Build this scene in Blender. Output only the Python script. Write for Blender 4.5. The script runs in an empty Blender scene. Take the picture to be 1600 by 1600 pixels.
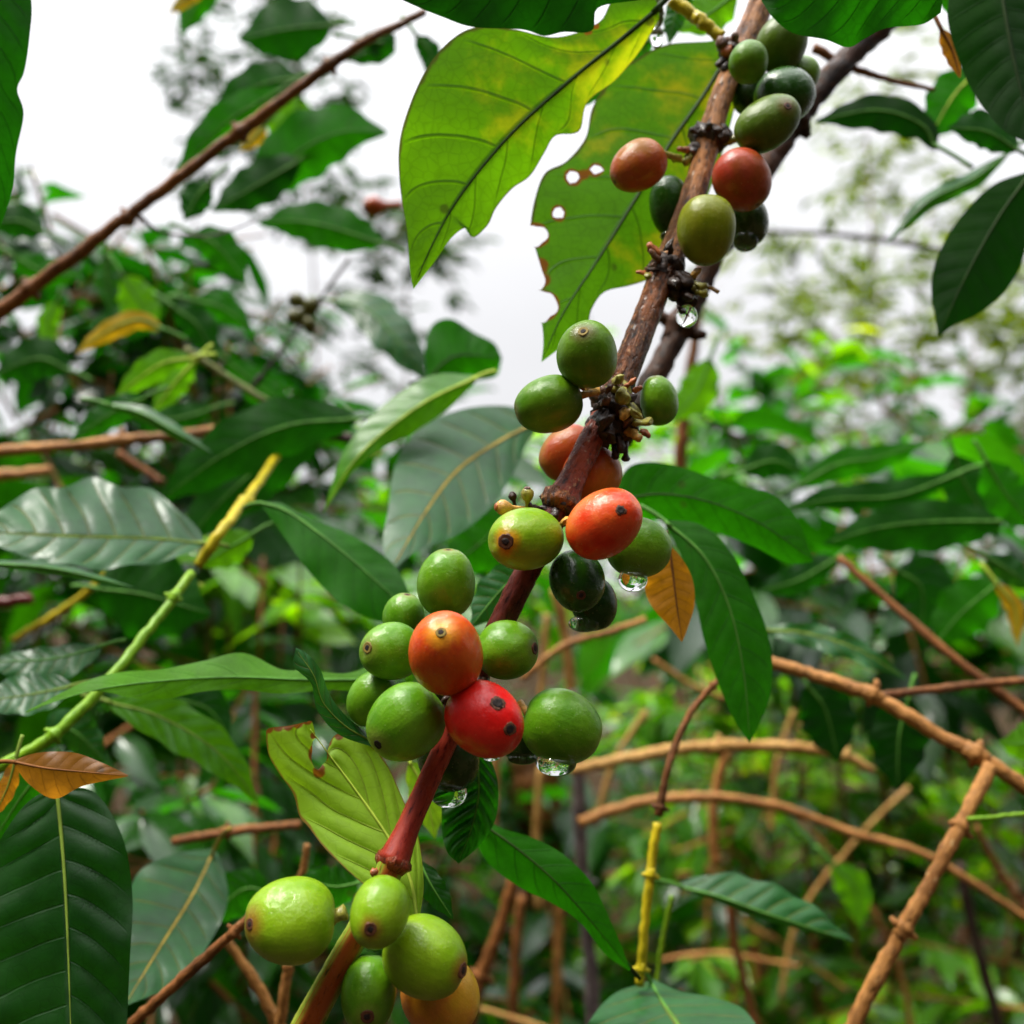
import bpy, math, random
import numpy as np
from mathutils import Vector, Matrix

# ------------------------------------------------------------------ camera, sky, sun, exposure
scene = bpy.context.scene
COL = scene.collection
R = math.radians
CAM_LOC = Vector((0.0, 0.0, 1.35))
PITCH = 4.0
cam_data = bpy.data.cameras.new("camera")
cam = bpy.data.objects.new("camera", cam_data)
COL.objects.link(cam)
cam.location = CAM_LOC
cam.rotation_euler = (R(90 + PITCH), 0, 0)
cam_data.sensor_width = 36.0
cam_data.lens = 36.0
cam_data.clip_start = 0.01
cam_data.clip_end = 500.0
cam_data.dof.use_dof = True
cam_data.dof.focus_distance = 0.182
cam_data.dof.aperture_fstop = 14.0
scene.camera = cam

SUN_EL, SUN_AZ = 66.0, 262.0      # azimuth measured clockwise from +Y (the way the camera looks)
world = bpy.data.worlds.new("World")
scene.world = world
world.use_nodes = True
wn, wl = world.node_tree.nodes, world.node_tree.links
wn.clear()
w_out = wn.new('ShaderNodeOutputWorld')
w_bg = wn.new('ShaderNodeBackground')
w_sky = wn.new('ShaderNodeTexSky')
w_sky.sky_type = 'NISHITA'
w_sky.sun_disc = False
w_sky.sun_elevation = R(SUN_EL)
w_sky.sun_rotation = R(SUN_AZ)
w_sky.dust_density = 4.0
w_bw = wn.new('ShaderNodeRGBToBW')
wl.new(w_sky.outputs[0], w_bw.inputs[0])
# overcast: the sky's own brightness levelled towards an even cloud sheet, brighter overhead
w_geo = wn.new('ShaderNodeTexCoord')
w_sep = wn.new('ShaderNodeSeparateXYZ')
wl.new(w_geo.outputs['Generated'], w_sep.inputs[0])
w_el = wn.new('ShaderNodeMapRange')
w_el.inputs['From Min'].default_value = 0.0
w_el.inputs['From Max'].default_value = 1.0
w_el.inputs['To Min'].default_value = 4.3
w_el.inputs['To Max'].default_value = 26.0
w_pw = wn.new('ShaderNodeMath')
w_pw.operation = 'POWER'
w_pw.use_clamp = True
w_pw.inputs[1].default_value = 3.2
wl.new(w_sep.outputs['Z'], w_pw.inputs[0])
wl.new(w_pw.outputs[0], w_el.inputs['Value'])
w_mix = wn.new('ShaderNodeMix')
w_mix.data_type = 'FLOAT'
w_mix.inputs[0].default_value = 0.94
wl.new(w_bw.outputs[0], w_mix.inputs[2])
wl.new(w_el.outputs[0], w_mix.inputs[3])
w_noise = wn.new('ShaderNodeTexNoise')
w_noise.inputs['Scale'].default_value = 2.2
w_noise.inputs['Detail'].default_value = 4.0
wl.new(w_geo.outputs['Generated'], w_noise.inputs['Vector'])
w_cl = wn.new('ShaderNodeMapRange')
w_cl.inputs['From Min'].default_value = 0.3
w_cl.inputs['From Max'].default_value = 0.7
w_cl.inputs['To Min'].default_value = 0.90
w_cl.inputs['To Max'].default_value = 1.06
wl.new(w_noise.outputs[0], w_cl.inputs['Value'])
w_mul = wn.new('ShaderNodeMath')
w_mul.operation = 'MULTIPLY'
wl.new(w_mix.outputs[0], w_mul.inputs[0])
wl.new(w_cl.outputs[0], w_mul.inputs[1])
# low sky dimmed beside and behind the camera, shaped to deepen the shade
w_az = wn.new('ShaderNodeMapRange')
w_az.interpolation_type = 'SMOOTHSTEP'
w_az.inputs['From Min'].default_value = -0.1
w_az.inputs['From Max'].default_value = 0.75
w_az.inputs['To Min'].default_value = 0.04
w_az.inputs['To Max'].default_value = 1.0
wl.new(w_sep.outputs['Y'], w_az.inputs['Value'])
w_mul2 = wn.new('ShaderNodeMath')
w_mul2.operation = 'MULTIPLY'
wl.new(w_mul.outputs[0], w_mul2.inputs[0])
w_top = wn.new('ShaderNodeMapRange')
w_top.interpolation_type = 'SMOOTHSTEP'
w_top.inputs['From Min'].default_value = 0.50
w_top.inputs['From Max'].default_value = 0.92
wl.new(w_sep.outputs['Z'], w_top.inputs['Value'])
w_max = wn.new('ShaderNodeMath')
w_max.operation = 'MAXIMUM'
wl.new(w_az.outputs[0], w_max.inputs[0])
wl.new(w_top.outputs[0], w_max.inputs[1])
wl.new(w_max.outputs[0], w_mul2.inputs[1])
w_tint = wn.new('ShaderNodeMix')
w_tint.data_type = 'RGBA'
w_tint.blend_type = 'MULTIPLY'
w_tint.inputs[0].default_value = 1.0
w_tint.inputs[6].default_value = (0.985, 0.99, 1.02, 1)
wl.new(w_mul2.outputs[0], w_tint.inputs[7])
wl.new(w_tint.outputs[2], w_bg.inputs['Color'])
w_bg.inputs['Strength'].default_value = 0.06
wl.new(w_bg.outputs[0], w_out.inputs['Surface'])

sun_data = bpy.data.lights.new("sun", 'SUN')
sun_data.energy = 1.5
sun_data.angle = R(16)
sun_data.color = (1.0, 0.96, 0.88)
sun = bpy.data.objects.new("sun", sun_data)
COL.objects.link(sun)
az, el = R(SUN_AZ), R(SUN_EL)
to_sun = Vector((math.sin(az) * math.cos(el), math.cos(az) * math.cos(el), math.sin(el)))
sun.rotation_euler = (-to_sun).to_track_quat('-Z', 'Y').to_euler()
sun.location = (0, 0, 6)

vs = scene.view_settings
vs.view_transform = 'Standard'
vs.look = 'None'
vs.exposure = 1.9
vs.gamma = 1.0
vs.use_curve_mapping = False
scene.cycles.max_bounces = 10
scene.cycles.transparent_max_bounces = 8
scene.cycles.use_denoising = True

# ------------------------------------------------------------------ helpers
ROT = Matrix.Rotation(R(90 + PITCH), 3, 'X')
RIGHT = ROT @ Vector((1, 0, 0))
UP = ROT @ Vector((0, 1, 0))
FWD = ROT @ Vector((0, 0, -1))
S = 36.0 / cam_data.lens / 1600.0         # metres per photo pixel at one metre


def P(px, py, d):
    return CAM_LOC + RIGHT * ((px - 800) * S * d) + UP * ((800 - py) * S * d) + FWD * d


def crom(pts, n):
    """points resampled evenly along a Catmull-Rom curve"""
    p = np.array(pts, float)
    if len(p) == 2:
        f = np.linspace(0, 1, n)[:, None]
        return p[0] * (1 - f) + p[1] * f
    q = np.vstack([2 * p[0] - p[1], p, 2 * p[-1] - p[-2]])
    out = []
    for i in range(1, len(q) - 2):
        t = np.linspace(0, 1, 24, endpoint=False)[:, None]
        a, b, c, d = q[i - 1], q[i], q[i + 1], q[i + 2]
        out.append(0.5 * (2 * b + (c - a) * t + (2 * a - 5 * b + 4 * c - d) * t ** 2 + (3 * b - a - 3 * c + d) * t ** 3))
    out.append(p[-1][None])
    c = np.vstack(out)
    return resample(c, n)


def resample(c, n):
    k = min(2, c.shape[1])
    L = np.concatenate([[0], np.cumsum(np.linalg.norm(np.diff(c[:, :k], axis=0), axis=1))])
    s = np.linspace(0, L[-1], n)
    return np.stack([np.interp(s, L, c[:, j]) for j in range(c.shape[1])], 1)


def link(name, mesh, mat=None, parent=None):
    o = bpy.data.objects.new(name, mesh)
    COL.objects.link(o)
    if mat is not None:
        mesh.materials.append(mat)
    if parent is not None:
        o.parent = parent
    return o


def tag(o, label=None, cat=None, group=None, kind=None):
    if label: o['label'] = label
    if cat: o['category'] = cat
    if group: o['group'] = group
    if kind: o['kind'] = kind
    return o


def empty(name, loc):
    o = bpy.data.objects.new(name, None)
    o.empty_display_size = 0.005
    o.location = loc
    COL.objects.link(o)
    return o


def mesh_from(verts, faces, name='mesh', uvs=None, attr=None, smooth=True):
    m = bpy.data.meshes.new(name)
    m.from_pydata([tuple(v) for v in verts], [], faces)
    if uvs is not None:
        lay = m.uv_layers.new(name='UVMap')
        idx = np.empty(len(m.loops), np.int32)
        m.loops.foreach_get('vertex_index', idx)
        lay.data.foreach_set('uv', np.asarray(uvs, np.float32)[idx].ravel())
    if attr is not None:
        a = m.attributes.new('rnd', 'FLOAT', 'POINT')
        a.data.foreach_set('value', np.asarray(attr, np.float32))
    if smooth:
        m.polygons.foreach_set('use_smooth', [True] * len(m.polygons))
    m.update()
    return m


def tube_mesh(pts, rads, sides=12, rough=0.0, seed=0, flat=1.0, cap=True):
    """a tube through 3-D points; rough shakes the radius"""
    rg = np.random.default_rng(seed)
    pts = [Vector(p) for p in pts]
    n = len(pts)
    verts, uvs, faces = [], [], []
    ref = None
    L = 0.0
    for i in range(n):
        t = (pts[min(i + 1, n - 1)] - pts[max(i - 1, 0)]).normalized()
        if ref is None:
            ref = t.orthogonal().normalized()
        ref = (ref - t * ref.dot(t)).normalized()
        b = t.cross(ref)
        if i:
            L += (pts[i] - pts[i - 1]).length
        for k in range(sides):
            a = 2 * math.pi * k / sides
            r = rads[i] * (1 + rough * rg.normal())
            verts.append(pts[i] + ref * (math.cos(a) * r) + b * (math.sin(a) * r * flat))
            uvs.append((L, k / sides))
    for i in range(n - 1):
        for k in range(sides):
            k2 = (k + 1) % sides
            faces.append((i * sides + k, i * sides + k2, (i + 1) * sides + k2, (i + 1) * sides + k))
    if cap:
        faces.append(tuple(range(sides - 1, -1, -1)))
        faces.append(tuple((n - 1) * sides + k for k in range(sides)))
    return mesh_from(verts, faces, 'tube', uvs)


def shift(mesh, loc):
    mesh.transform(Matrix.Translation(-Vector(loc)))
    return mesh


# ------------------------------------------------------------------ materials
class NT:
    """small wrapper to write node graphs in few lines"""
    def __init__(self, name):
        self.m = bpy.data.materials.new(name)
        self.m.use_nodes = True
        self.t = self.m.node_tree
        self.t.nodes.clear()
        self.out = self.n('ShaderNodeOutputMaterial')

    def n(self, kind, **kw):
        o = self.t.nodes.new(kind)
        for k, v in kw.items():
            setattr(o, k, v)
        return o

    def set(self, sock, v):
        if isinstance(v, bpy.types.NodeSocket):
            self.t.links.new(v, sock)
        elif isinstance(v, (tuple, list)):
            sock.default_value = tuple(v) + ((1,) if len(v) == 3 and sock.type == 'RGBA' else ())
        else:
            sock.default_value = v

    def math(self, op, a, b=0.0, c=0.0, clamp=False):
        o = self.n('ShaderNodeMath', operation=op, use_clamp=clamp)
        for i, v in enumerate((a, b, c)):
            self.set(o.inputs[i], v)
        return o.outputs[0]

    def ramp(self, v, a, b, lo=0.0, hi=1.0, smooth=True):
        o = self.n('ShaderNodeMapRange')
        o.interpolation_type = 'SMOOTHSTEP' if smooth else 'LINEAR'
        for k, x in (('Value', v), ('From Min', a), ('From Max', b), ('To Min', lo), ('To Max', hi)):
            self.set(o.inputs[k], x)
        return o.outputs[0]

    def mix(self, f, a, b, mode='MIX'):
        o = self.n('ShaderNodeMix', data_type='RGBA', blend_type=mode)
        self.set(o.inputs[0], f); self.set(o.inputs[6], a); self.set(o.inputs[7], b)
        return o.outputs[2]

    def noise(self, vec, scale, detail=3.0, rough=0.5, w=None):
        o = self.n('ShaderNodeTexNoise')
        if w is not None:
            o.noise_dimensions = '4D'
            self.set(o.inputs['W'], w)
        self.set(o.inputs['Vector'], vec)
        self.set(o.inputs['Scale'], scale)
        self.set(o.inputs['Detail'], detail)
        self.set(o.inputs['Roughness'], rough)
        return o.outputs[0]

    def voro(self, vec, scale, feature='F1'):
        o = self.n('ShaderNodeTexVoronoi', feature=feature)
        self.set(o.inputs['Vector'], vec)
        self.set(o.inputs['Scale'], scale)
        return o.outputs[0]

    def bump(self, h, strength=0.3, dist=0.001, nrm=None):
        o = self.n('ShaderNodeBump')
        self.set(o.inputs['Strength'], strength)
        self.set(o.inputs['Distance'], dist)
        self.set(o.inputs['Height'], h)
        if nrm is not None:
            self.set(o.inputs['Normal'], nrm)
        return o.outputs[0]

    def bsdf(self, **kw):
        o = self.n('ShaderNodeBsdfPrincipled')
        for k, v in kw.items():
            self.set(o.inputs[k.replace('_', ' ')], v)
        return o.outputs[0]

    def done(self, sh):
        self.t.links.new(sh, self.out.inputs['Surface'])
        return self.m


VEINS = {}


def leaf_mat(name, top, under, trans, tf=0.45, rough=0.35, veins=9, slope=0.55, vein_col=None, blotch=None, blotch_amt=0.0,
             wet=0.3, edge=None, vary=0.25, rnd=False, bump=1.0, spec=0.5, spots=0.0):
    """a coffee leaf: glossy upper face, matt paler underside, light shining through; veins run along the leaf's own UV"""
    t = NT(name)
    VEINS[name] = (veins, slope)
    uv = t.n('ShaderNodeUVMap').outputs[0]
    tc = t.n('ShaderNodeTexCoord')
    pos = tc.outputs['Object']
    sep = t.n('ShaderNodeSeparateXYZ'); t.set(sep.inputs[0], uv)
    u, v = sep.outputs[0], sep.outputs[1]
    s = t.math('MULTIPLY_ADD', v, 2.0, -1.0)
    a = t.math('ABSOLUTE', s)
    # lateral veins
    ph = t.math('SUBTRACT', t.math('MULTIPLY', u, float(veins)), t.math('MULTIPLY', t.math('POWER', a, 1.25), slope * 2.0))
    ph = t.math('ADD', ph, t.math('MULTIPLY', t.math('GREATER_THAN', s, 0.0), 0.28))
    wob = t.noise(pos, 60.0, 2.0)
    ph = t.math('ADD', ph, t.math('MULTIPLY', t.math('SUBTRACT', wob, 0.5), 0.25))
    tri = t.math('ABSOLUTE', t.math('SUBTRACT', t.math('FRACT', ph), 0.5))     # 0 on a vein
    fade = t.ramp(a, 0.75, 0.97, 1.0, 0.0)
    lat = t.math('MULTIPLY', t.ramp(tri, 0.012, 0.05, 1.0, 0.0), fade)
    mid = t.ramp(a, 0.012, 0.05, 1.0, 0.0)
    vein = t.math('MAXIMUM', mid, t.math('MULTIPLY', lat, 0.75))
    ret = t.voro(pos, 420.0, 'DISTANCE_TO_EDGE')
    ret = t.ramp(ret, 0.0, 0.10, 1.0, 0.0)
    n1 = t.noise(pos, 45.0, 4.0, 0.6)
    n2 = t.noise(pos, 240.0, 4.0, 0.6)
    nn = t.math('ADD', t.math('MULTIPLY', n1, 0.65), t.math('MULTIPLY', n2, 0.35))
    var = t.ramp(nn, 0.3, 0.7, 1.0 - vary, 1.0 + vary, False)
    geo = t.n('ShaderNodeNewGeometry')
    back = geo.outputs['Backfacing']
    base = t.mix(back, top, under)
    vc = vein_col or tuple(min(1, c * 1.9 + 0.02) for c in top)
    base = t.mix(t.math('MULTIPLY', vein, 0.55), base, vc)
    tcol = t.mix(t.math('MULTIPLY', vein, 0.9), trans, tuple(c * 0.25 for c in trans))
    tcol = t.mix(t.math('MULTIPLY', ret, 0.28), tcol, tuple(c * 0.45 for c in trans))
    if rnd:
        at = t.n('ShaderNodeAttribute', attribute_name='rnd').outputs['Fac']
        tint = t.n('ShaderNodeValToRGB')
        e = tint.color_ramp.elements
        e[0].position, e[0].color = 0.0, (0.45, 0.6, 0.5, 1)
        e[1].position, e[1].color = 0.6, (1.0, 1.0, 1.0, 1)
        for p_, c_ in ((0.80, (1.7, 1.5, 0.9, 1)), (0.92, (2.6, 2.0, 0.7, 1)), (0.985, (4.0, 1.9, 0.6, 1))):
            x = e.new(p_); x.color = c_
        t.set(tint.inputs[0], at)
        base = t.mix(1.0, base, tint.outputs[0], 'MULTIPLY')
        tcol = t.mix(1.0, tcol, tint.outputs[0], 'MULTIPLY')
    if blotch is not None:
        bn = t.noise(pos, 26.0, 3.0, 0.55)
        bn2 = t.math('ADD', bn, t.math('MULTIPLY', t.math('SUBTRACT', n2, 0.5), 0.25))
        bf = t.ramp(bn2, 0.62 - 0.3 * blotch_amt, 0.80 - 0.3 * blotch_amt)
        bf = t.math('MULTIPLY', bf, t.math('SUBTRACT', 1.0, t.math('MULTIPLY', vein, 0.8)))
        base = t.mix(t.math('MULTIPLY', bf, 0.75), base, tuple(c * 0.6 for c in blotch))
        tcol = t.mix(bf, tcol, blotch)
    if spots:
        sp = t.voro(pos, 130.0)
        sf = t.math('MULTIPLY', t.ramp(sp, 0.10, 0.18, 1.0, 0.0), t.ramp(t.noise(pos, 70.0, 2.0), 0.52, 0.6))
        sf = t.math('MULTIPLY', sf, spots)
        base = t.mix(sf, base, (0.05, 0.025, 0.01)); tcol = t.mix(sf, tcol, (0.05, 0.03, 0.01))
    if edge is not None:
        ef = t.math('MULTIPLY', t.ramp(t.math('ADD', a, t.math('MULTIPLY', t.math('SUBTRACT', n2, 0.5), 0.10)), 0.955, 0.99), 0.85)
        base = t.mix(ef, base, edge); tcol = t.mix(ef, tcol, edge)
    hu = t.n('ShaderNodeAttribute', attribute_name='hurt').outputs['Fac']
    hf = t.ramp(t.math('ADD', hu, t.math('MULTIPLY', t.math('SUBTRACT', n2, 0.5), 0.9)), 0.35, 0.75)
    base = t.mix(hf, base, (0.16, 0.05, 0.008)); tcol = t.mix(hf, tcol, (0.40, 0.14, 0.01))
    hs = t.n('ShaderNodeHueSaturation')
    t.set(hs.inputs['Color'], base); t.set(hs.inputs['Value'], var)
    ht = t.n('ShaderNodeHueSaturation')
    t.set(ht.inputs['Color'], tcol); t.set(ht.inputs['Value'], var)
    h = t.math('ADD', t.math('MULTIPLY', vein, -0.8), t.math('MULTIPLY', ret, -0.04))
    h = t.math('ADD', h, t.math('MULTIPLY', n2, 0.35))
    nb = t.bump(h, 0.5 * bump, 0.0005)
    rg = t.math('ADD', t.math('MULTIPLY', back, 0.2), t.ramp(n1, 0.35, 0.7, rough * 0.75, rough * 1.35))
    front = t.math('SUBTRACT', 1.0, back)
    pr = t.bsdf(Base_Color=hs.outputs[0], Roughness=rg, Normal=nb, Specular_IOR_Level=t.math('MULTIPLY_ADD', front, spec - 0.2, 0.2),
                Coat_Weight=t.math('MULTIPLY', front, wet), Coat_Roughness=0.16)
    tr = t.n('ShaderNodeBsdfTranslucent')
    t.set(tr.inputs['Color'], ht.outputs[0]); t.set(tr.inputs['Normal'], nb)
    mx = t.n('ShaderNodeMixShader')
    t.set(mx.inputs[0], tf); t.set(mx.inputs[1], pr); t.set(mx.inputs[2], tr.outputs[0])
    return t.done(mx.outputs[0])


LM = dict(
    green=leaf_mat('leaf_green', (0.012, 0.075, 0.003), (0.018, 0.115, 0.003), (0.028, 0.27, 0.001), 0.5, rough=0.45, vary=0.4, spots=0.4, wet=0.12, spec=0.35),
    bright=leaf_mat('leaf_bright', (0.045, 0.18, 0.005), (0.07, 0.22, 0.010), (0.17, 0.52, 0.003), 0.5, wet=0.08, spec=0.3, rough=0.45, vary=0.35),
    dark=leaf_mat('leaf_dark', (0.006, 0.036, 0.004), (0.010, 0.065, 0.003), (0.012, 0.14, 0.001), 0.42, rough=0.45, wet=0.08, spec=0.3, vary=0.4, veins=8, slope=0.85),  # dark leaf green; also carries the shade of shaded and silhouetted leaves
    deep=leaf_mat('leaf_shaded', (0.005, 0.024, 0.003), (0.007, 0.034, 0.002), (0.006, 0.07, 0.001), 0.4, rough=0.6, wet=0.0, spec=0.12),  # leaf green taken almost to black: shade put into the colour
    silver=leaf_mat('leaf_silver', (0.014, 0.080, 0.016), (0.05, 0.16, 0.025), (0.04, 0.24, 0.004), 0.28, rough=0.40, wet=0.03, vary=0.45, bump=1.8,
                    vein_col=(0.26, 0.22, 0.03), spec=0.28),
    backlit=leaf_mat('leaf_backlit', (0.05, 0.18, 0.010), (0.07, 0.19, 0.012), (0.16, 0.42, 0.002), 0.72, rough=0.45, wet=0.05, veins=8,
                     blotch=(0.52, 0.56, 0.006), blotch_amt=0.30, vary=0.22, spots=0.6, edge=(0.10, 0.09, 0.015)),
    backlit_green=leaf_mat('leaf_backlit_green', (0.05, 0.18, 0.010), (0.06, 0.19, 0.010), (0.17, 0.50, 0.003), 0.72, rough=0.45, wet=0.05, veins=8,
                           blotch=(0.60, 0.58, 0.008), blotch_amt=0.27, vary=0.22, spots=0.6, edge=(0.10, 0.09, 0.015)),
    chewed=leaf_mat('leaf_chewed', (0.13, 0.34, 0.02), (0.27, 0.47, 0.03), (0.34, 0.60, 0.008), 0.5, rough=0.4, wet=0.25, veins=6,
                    slope=0.9, vein_col=(0.50, 0.56, 0.06), edge=(0.22, 0.08, 0.015), bump=1.3),
    orange=leaf_mat('leaf_orange', (0.30, 0.12, 0.006), (0.34, 0.14, 0.01), (0.62, 0.25, 0.006), 0.5, rough=0.45, veins=10,
                    vein_col=(0.12, 0.05, 0.01), spots=0.5),
    yellow=leaf_mat('leaf_yellow', (0.42, 0.26, 0.01), (0.40, 0.28, 0.02), (0.75, 0.44, 0.008), 0.5, rough=0.45),
    brown=leaf_mat('leaf_brown', (0.18, 0.070, 0.006), (0.22, 0.09, 0.01), (0.48, 0.19, 0.008), 0.45, rough=0.45, vary=0.4, spots=0.7),
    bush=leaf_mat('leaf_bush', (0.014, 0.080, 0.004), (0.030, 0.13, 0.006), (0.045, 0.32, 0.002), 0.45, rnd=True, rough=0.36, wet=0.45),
    bush_bright=leaf_mat('leaf_bush_bright', (0.060, 0.20, 0.004), (0.085, 0.24, 0.007), (0.20, 0.54, 0.003), 0.5, rnd=True, rough=0.34, wet=0.5),  # lighter leaf green, colour raised so shaded undergrowth looks lit
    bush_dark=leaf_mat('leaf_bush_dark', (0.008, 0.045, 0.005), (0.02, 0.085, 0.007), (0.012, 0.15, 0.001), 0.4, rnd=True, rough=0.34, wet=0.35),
    feather=leaf_mat('leaf_feather', (0.06, 0.11, 0.004), (0.075, 0.125, 0.005), (0.20, 0.30, 0.004), 0.5, rnd=True, rough=0.7, wet=0.0, spec=0.1),
    far=leaf_mat('leaf_far', (0.014, 0.055, 0.006), (0.02, 0.075, 0.008), (0.03, 0.11, 0.004), 0.35, rnd=True, rough=0.7, wet=0.0, spec=0.1),
)


def bark_mat(name, c1, c2, fleck=None, fleck_amt=0.0, rough=0.5, scale=350.0, wet=0.2, bump=0.5, stripe=None, along=1.0):
    t = NT(name)
    tc = t.n('ShaderNodeTexCoord'); pos = tc.outputs['Object']
    uv = t.n('ShaderNodeUVMap').outputs[0]
    # bark cracks run along the stem: noise on (length, angle)
    sep = t.n('ShaderNodeSeparateXYZ'); t.set(sep.inputs[0], uv)
    ca = t.math('COSINE', t.math('MULTIPLY', sep.outputs[1], 6.28318))
    sa = t.math('SINE', t.math('MULTIPLY', sep.outputs[1], 6.28318))
    comb = t.n('ShaderNodeCombineXYZ')
    t.set(comb.inputs[0], t.math('MULTIPLY', sep.outputs[0], 130.0 * along)); t.set(comb.inputs[1], ca); t.set(comb.inputs[2], sa)
    grain = t.noise(comb.outputs[0], 3.2, 6.0, 0.65)
    n = t.noise(pos, scale, 4.0, 0.6)
    big = t.noise(pos, scale * 0.2, 3.0)
    f = t.ramp(t.math('ADD', t.math('MULTIPLY', grain, 0.55), t.math('MULTIPLY', big, 0.45)), 0.38, 0.62)
    col = t.mix(f, c1, c2)
    if stripe is not None:
        st = t.ramp(t.math('ADD', t.math('SUBTRACT', t.math('MULTIPLY', ca, 0.35), t.math('MULTIPLY', sa, 0.9)), t.math('MULTIPLY', t.math('SUBTRACT', big, 0.5), 0.5)), 0.62, 0.92)
        col = t.mix(st, col, stripe)
    if fleck is not None:
        ff = t.ramp(n, 0.68 - 0.16 * fleck_amt, 0.74 - 0.16 * fleck_amt)
        col = t.mix(t.math('MULTIPLY', ff, 0.8), col, fleck)
    dk = t.ramp(grain, 0.30, 0.47, 0.22, 1.0)
    hs = t.n('ShaderNodeHueSaturation'); t.set(hs.inputs['Color'], col); t.set(hs.inputs['Value'], dk)
    h = t.math('ADD', t.math('MULTIPLY', grain, 0.8), t.math('MULTIPLY', n, 0.5))
    nb = t.bump(h, bump, 0.0012)
    rr = t.ramp(n, 0.35, 0.65, rough * 0.6, rough * 1.3)
    return t.done(t.bsdf(Base_Color=hs.outputs[0], Roughness=rr, Normal=nb, Coat_Weight=t.math('MULTIPLY', wet * 0.5, t.ramp(n, 0.5, 0.68)), Coat_Roughness=0.2, Specular_IOR_Level=0.2))


BM = dict(
    tan=bark_mat('bark_tan', (0.10, 0.032, 0.006), (0.40, 0.16, 0.040), fleck=(0.52, 0.30, 0.13), fleck_amt=0.35, scale=600.0, bump=0.8, rough=0.45, wet=0.3),
    wet=bark_mat('bark_wet', (0.028, 0.008, 0.002), (0.24, 0.075, 0.018), fleck=(0.45, 0.22, 0.08), fleck_amt=0.45, rough=0.35, wet=0.5, bump=1.0, scale=700.0),
    redbrown=bark_mat('bark_redbrown', (0.09, 0.014, 0.006), (0.26, 0.045, 0.015), fleck=(0.45, 0.30, 0.16), fleck_amt=0.5, rough=0.35, wet=0.5, bump=0.8, scale=700.0),
    maroon=bark_mat('bark_maroon', (0.055, 0.012, 0.010), (0.13, 0.026, 0.018), rough=0.33, wet=0.5, bump=0.25),
    red=bark_mat('bark_red', (0.24, 0.022, 0.014), (0.34, 0.045, 0.022), fleck=(0.12, 0.02, 0.015), fleck_amt=0.2, rough=0.36, wet=0.35, bump=0.18),
    shoot=bark_mat('bark_shoot', (0.18, 0.26, 0.02), (0.26, 0.32, 0.03), stripe=(0.34, 0.07, 0.012), rough=0.38, wet=0.4, bump=0.15),
    black=bark_mat('bark_black', (0.006, 0.004, 0.003), (0.03, 0.014, 0.008), fleck=(0.12, 0.06, 0.03), fleck_amt=0.3, rough=0.5, wet=0.25, bump=1.0),
    brown=bark_mat('bark_brown', (0.09, 0.032, 0.008), (0.28, 0.105, 0.028), fleck=(0.36, 0.22, 0.11), fleck_amt=0.2, rough=0.55),
    orange=bark_mat('bark_orange', (0.19, 0.075, 0.016), (0.48, 0.22, 0.060), fleck=(0.60, 0.40, 0.18), fleck_amt=0.2, rough=0.5),
    straw=bark_mat('bark_straw', (0.30, 0.14, 0.03), (0.52, 0.30, 0.09), rough=0.55),
    greystem=bark_mat('bark_grey', (0.07, 0.055, 0.055), (0.17, 0.13, 0.12), fleck=(0.3, 0.25, 0.22), fleck_amt=0.3, rough=0.7),
    darkstem=bark_mat('bark_dark', (0.02, 0.014, 0.012), (0.06, 0.035, 0.025), rough=0.5),
    darkbranch=bark_mat('bark_darkbranch', (0.010, 0.005, 0.003), (0.07, 0.026, 0.010), fleck=(0.2, 0.1, 0.05), fleck_amt=0.2, rough=0.6, wet=0.1),
    green=bark_mat('stem_green', (0.10, 0.24, 0.008), (0.20, 0.36, 0.012), rough=0.4, bump=0.15),
    yellow=bark_mat('stem_yellow', (0.34, 0.29, 0.008), (0.52, 0.40, 0.012), fleck=(0.3, 0.14, 0.02), fleck_amt=0.15, rough=0.4, bump=0.15),
    olive=bark_mat('stem_olive', (0.10, 0.13, 0.03), (0.18, 0.19, 0.05), rough=0.5),
)
vein_m = {}


def vein_mat(k):
    cols = dict(pale=(0.16, 0.24, 0.03), dark=(0.020, 0.05, 0.004), gold=(0.42, 0.30, 0.06), lime=(0.42, 0.55, 0.06), brown=(0.16, 0.06, 0.012), green=(0.08, 0.22, 0.03))
    if k not in vein_m:
        t = NT('midrib_' + k)
        pos = t.n('ShaderNodeTexCoord').outputs['Object']
        n = t.noise(pos, 180.0, 3.0)
        c = cols[k]
        col = t.mix(t.ramp(n, 0.35, 0.65), tuple(x * 0.75 for x in c), tuple(x * 1.2 for x in c))
        vein_m[k] = t.done(t.bsdf(Base_Color=col, Roughness=0.6, Specular_IOR_Level=0.15, Normal=t.bump(n, 0.2, 0.0005)))
    return vein_m[k]


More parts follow.
